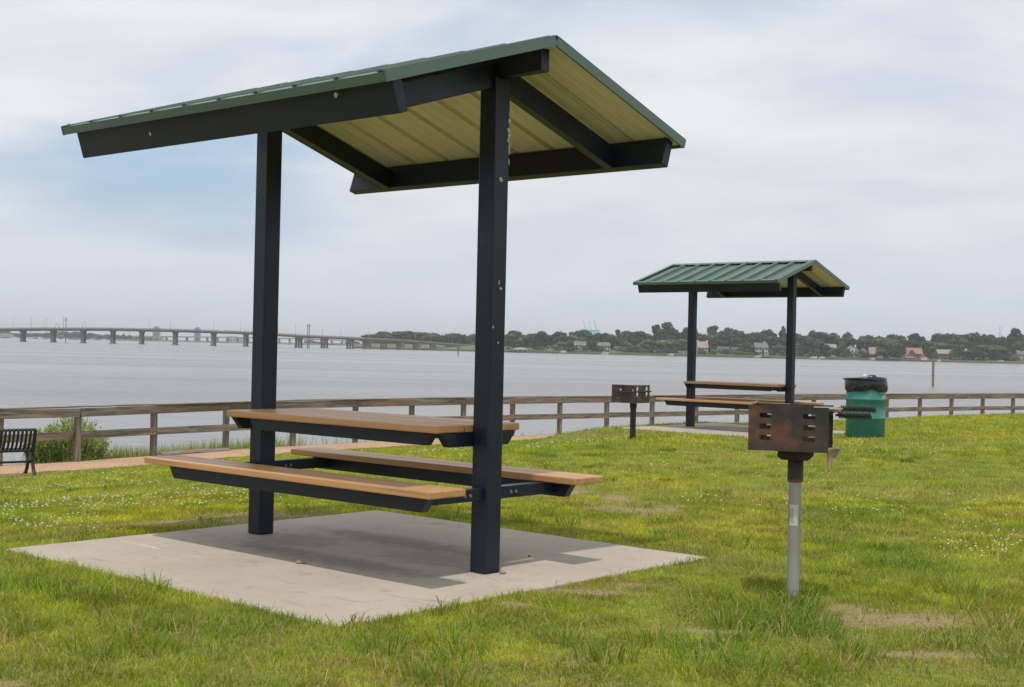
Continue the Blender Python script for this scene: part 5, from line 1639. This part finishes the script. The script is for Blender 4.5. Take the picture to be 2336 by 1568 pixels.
# ------------------------------------------------------------------ distant left shore
def far_left():
    mb = MB()
    mb.add([(-1150, 2230, WATER_Z - 1), (-330, 2300, WATER_Z - 1), (-330, 2302, WATER_Z + 1.5), (-1150, 2232, WATER_Z + 1.5), (-330, 3600, WATER_Z + 3), (-1300, 3600, WATER_Z + 3)], [(0, 1, 2, 3), (3, 2, 4, 5)])
    mb.add([(-400, 2480, WATER_Z - 1), (60, 2480, WATER_Z - 1), (60, 2482, WATER_Z + 1.5), (-400, 2482, WATER_Z + 1.5), (60, 3600, WATER_Z + 3), (-400, 3600, WATER_Z + 3)], [(0, 1, 2, 3), (3, 2, 4, 5)])
    tag(mb.build('distant_shore', M['far_lawn']), kind='structure')
    def block(label, cx0, cx1, cy0, Y, wall, roofm='grey_roof', dp=20, name='building', wins=0):
        x0, x1 = cx0 / 3.0737 / 1.23973, cx1 / 3.0737 / 1.23973
        yt = (860 + cy0 / 3.0737) / 1.23973
        a, b = at(x0, yt, Y), at(x1, yt, Y)
        zb = WATER_Z + 1.2
        H = a.z - zb
        W = b.x - a.x
        o = empty(name, ((a.x + b.x) / 2, Y, zb))
        MB().box(-W / 2, W / 2, 0, dp, 0, H).build('wall', M[wall], o)
        MB().prism([(-.6, H + .01), (dp + .6, H + .01), (dp / 2, H + min(2.5, H * .25))], -W / 2 - .5, W / 2 + .5, 'x').build('roof', M[roofm], o)
        for i in range(wins):
            MB().box(-W / wins * .3, W / wins * .3, -.2, -.02, H * .25, H * .6).build('window', M['pane'], o, (-W / 2 + W * (i + .5) / wins, 0, 0))
        tag(o, label, 'building', 'buildings on the distant shore')
    block('low white building at the far left edge of the distant shore', 0, 88, 262, 2290, 'white_wall', wins=4)
    block('low grey shed on the distant shore right of the second pier', 500, 600, 280, 2300, 'grey_wall', wins=3)
    block('long dark warehouse on the distant shore left of the fourth pier', 740, 860, 288, 2300, 'grey_wall', 'dark_roof', wins=4)
    block('cream warehouse behind the bridge at the fifth pier', 1240, 1300, 292, 2520, 'cream_wall', wins=3)
    block('wide cream warehouse behind the bridge left of the sixth pier', 1330, 1400, 286, 2520, 'cream_wall', wins=4)
    block('white warehouse behind the bridge right of the seventh pier', 1960, 2050, 290, 2520, 'white_wall', wins=4)
    block('small white store next to the white warehouse', 2060, 2110, 300, 2520, 'white_wall', wins=2)
    block('white building seen right of the near left shelter post', 2640, 2720, 296, 2520, 'white_wall', wins=3)
    for (lab, cx0, cx1, cy0) in (('blue-grey office tower behind the bridge, the left one', 1328, 1380, 205), ('blue-grey office tower behind the bridge, the right one', 1690, 1735, 213)):
        Y = 3300
        x0, x1 = cx0 / 3.0737 / 1.23973, cx1 / 3.0737 / 1.23973
        a, b = at(x0, (860 + cy0 / 3.0737) / 1.23973, Y), at(x1, 760, Y)
        W, H = b.x - a.x, a.z - WATER_Z
        o = empty('office_tower', ((a.x + b.x) / 2, Y, WATER_Z))
        MB().box(-W / 2, W / 2, 0, W, 0, H).build('wall', M['tower_glass'], o)
        MB().box(-W * .3, W * .3, W * .2, W * .8, 0, 3.5).build('roof_house', M['grey_wall'], o, (0, 0, H + .01))
        for k in range(8):
            MB().box(-W / 2 + 1, W / 2 - 1, -.4, -.02, 0, H / 8 * .4).build('window_band', M['pane'], o, (0, 0, H * (k + .35) / 8))
        tag(o, lab, 'office tower')
    rr = random.Random(8)
    names = ['hull', 'sail']
    for i, cx in enumerate((40, 120, 210, 255, 300, 335, 490, 560, 640, 790, 900, 1080, 1170, 1440, 1560, 1660)):
        boat('small white boat moored along the distant left shore' if i % 4 else 'small blue-hulled boat moored along the distant left shore', cx / 3.0737 / 1.23973, 2225 if cx < 1000 else 2430, rr.uniform(8, 13), 'boat_white' if i % 4 else 'boat_blue', rr.uniform(11, 19) if 180 < cx < 420 else 0, rr.uniform(-.4, .4), 0, 'boats along the distant left shore')
    # low second bridge far behind
    o = empty('causeway', (at(440, 772, 2400).x, 2400, WATER_Z))
    def seg(x0, x1, y0, y1, Y):
        a, b = at(x0, y0, Y), at(x1, y1, Y)
        ox = o.location
        m = MB()
        m.add([(a.x - ox.x, 0, a.z - WATER_Z - 2.2), (b.x - ox.x, 0, b.z - WATER_Z - 2.2), (b.x - ox.x, 0, b.z - WATER_Z), (a.x - ox.x, 0, a.z - WATER_Z), (a.x - ox.x, 9, a.z - WATER_Z - 2.2), (b.x - ox.x, 9, b.z - WATER_Z - 2.2), (b.x - ox.x, 9, b.z - WATER_Z), (a.x - ox.x, 9, a.z - WATER_Z)],
              [(0, 1, 2, 3), (5, 4, 7, 6), (3, 2, 6, 7), (0, 4, 5, 1), (1, 5, 6, 2), (0, 3, 7, 4)])
        m.build('deck', M['bridge_conc'], o)
        n = max(2, int((x1 - x0) / 22))
        for i in range(n):
            t = (i + .5) / n
            MB().box(-1.6, 1.6, 1, 8, -1.5, (a.z + (b.z - a.z) * t) - WATER_Z - 2.2).build('pier', M['bridge_pier'], o, (a.x + (b.x - a.x) * t - ox.x, 0, 0))
    seg(250, 600, 765.5, 769.5, 2400)
    seg(600, 840, 769.5, 777.5, 2400)
    tag(o, 'low second bridge far behind the highway bridge', 'bridge')
    # thin masts and cranes of the yard
    for (lab, cx, cy, mt, jib) in (('slim red construction crane left of the fourth pier', 724, 148, 'crane_red', 1), ('red lattice mast beside the tall utility pole', 553, 112, 'crane_red', 0), ('grey lattice mast left of the utility pole', 408, 128, 'steel', 0), ('short reddish crane mast left of the utility pole', 502, 165, 'crane_red', -1), ('thin radio mast near the left edge', 272, 112, 'steel', 0), ('grey yard crane behind the fifth pier', 1090, 235, 'steel', 2)):
        Y = 2350
        p = at(cx / 3.0737 / 1.23973, (860 + cy / 3.0737) / 1.23973, Y)
        H = p.z - WATER_Z
        o2 = empty('crane' if jib else 'mast', (p.x, Y, WATER_Z + 1))
        MB().tube([(0, 0, 0), (-jib * 2.0 if jib else 0, 0, H * .75), (jib * 3, 0, H - 1)], [.6, .4, .25], 6).build('boom' if jib else 'shaft', M[mt], o2)
        if jib:
            MB().tube([(jib * 3, 0, H - 1), (jib * 4.5, 0, H * .55)], .25, 5).build('cable', M['steel'], o2)
        else:
            MB().box(-.9, .9, -.3, .3, H - 2.6, H - 1.5).build('head', M[mt], o2)
        tag(o2, lab, 'crane' if jib else 'mast')
far_left()
# port cranes far behind the woods
for i, cx in enumerate((790, 840, 885)):
    Y = 3100
    p = at(*c3(cx, 82), Y)
    H = p.z - WATER_Z
    o = empty('port_crane', (p.x, Y, WATER_Z + 2), R_(20))
    leg = MB()
    for x in (-6, 6):
        for y in (0, 14):
            leg.tube([(x * 1.1, y, 0), (x, y, H * .60)], .9, 6)
    leg.build('legs', M['crane_blue'], o)
    MB().box(-7, 7, -1, 15, H * .60, H * .66).build('portal', M['crane_blue'], o)
    MB().tube([(2, 6, H * .66), (-3, 6, H - 3)], [1.1, .8], 6).tube([(-7, 6, H - 3), (-1, 6, H - 4)], 1.0, 6).build('boom', M['crane_paint'], o)
    MB().tube([(4, 6, H * .66), (-1, 6, H - 14), (-3, 6, H - 3)], .5, 5).build('mast', M['crane_paint'], o)
    tag(o, ('leftmost', 'middle', 'rightmost')[i] + ' of three pale port cranes above the far trees', 'crane', 'port cranes')
for i, cx in enumerate((2122, 2138)):
    p = at(*c4(cx, 132), 2600)
    o = MB().tube([(0, 0, 0), (0, 0, p.z - LAND_Z)], [.9, .35], 6).build('radio_mast', M['steel'], None, (p.x, 2600, LAND_Z))
    tag(o, ('left', 'right')[i] + ' one of two thin radio masts above the far trees at right', 'radio mast')

# ------------------------------------------------------------------ bush behind the fence
def bush():
    rs = np.random.RandomState(3)
    Y = 24.9
    b = at(150, 1056, Y)
    root = empty('shrub', (b.x, b.y, gz(b.x, b.y)))
    o0 = np.array(root.location)
    prof_x = [60, 85, 115, 150, 175, 200, 222, 246]
    prof_y = [1008, 982, 975, 948, 948, 960, 985, 1000]
    s = Y / F_PX
    st = MB()
    cent, tone = [], []
    for i in range(480):
        px = rs.uniform(60, 246)
        top = np.interp(px, prof_x, prof_y) + abs(rs.randn()) * 20
        tp = at(px, top, Y)
        dy = rs.uniform(-.45, .45)
        bx = b.x + (tp.x - b.x) * .35 + rs.randn() * .08
        p0 = np.array([bx, Y + dy * .3, b.z - .1]) - o0
        p2 = np.array([tp.x, Y + dy, tp.z]) - o0
        p1 = (p0 * .45 + p2 * .55) + [(p2 - p0)[0] * .18, 0, -.04]
        if i % 4 == 0: st.tube([p0, p1, p2], [.010, .006, .002], 4)
        n = rs.randint(14, 30)
        t = rs.uniform(.18, 1.0, n) ** .8
        c = ((1 - t) ** 2)[:, None] * p0 + (2 * t * (1 - t))[:, None] * p1 + (t ** 2)[:, None] * p2
        cent.append(c + rs.randn(n, 3) * .028)
        tone.append(np.full(n, rs.uniform(.65, 1.3)) * rs.uniform(.8, 1.2, n))
    cent, tone = np.concatenate(cent), np.concatenate(tone)
    n = len(cent)
    a = rs.randn(n, 3) * .55 + [0, 0, .8]
    a /= np.linalg.norm(a, axis=1)[:, None]
    w_ = np.cross(a, rs.randn(n, 3)); w_ /= np.linalg.norm(w_, axis=1)[:, None]
    L = rs.uniform(.042, .078, n)[:, None]
    v = np.stack([cent, cent + a * L * .5 + w_ * L * .19, cent + a * L, cent + a * L * .5 - w_ * L * .19], 1).reshape(-1, 3)
    q = (np.arange(n) * 4)[:, None] + np.arange(4)[None]
    link('foliage', np_mesh('foliage', v, q, M['leaf_bush'], np.repeat(tone, 4)[:, None].repeat(3, 1)), root)
    st.build('stem', M['bark'], root)
    tag(root, 'bushy light green shrub behind the fence near the bench', 'shrub')
bush()

# ------------------------------------------------------------------ hazy air over the river
hz = MB().box(-5400, 5400, -120, 9200, WATER_Z - 4, 75)
hm, nt, b_ = new_mat('haze_air')
nt.nodes.remove(b_)
pv = nt.nodes.new('ShaderNodeVolumePrincipled')
pv.inputs['Color'].default_value = (0.90, 0.94, 1.0, 1)
pv.inputs['Density'].default_value = 0.00016
pv.inputs['Anisotropy'].default_value = 0.0
nt.links.new(pv.outputs[0], nt.nodes['Material Output'].inputs['Volume'])
tag(hz.build('haze', hm), 'thin pale haze over the river', 'haze', kind='stuff')
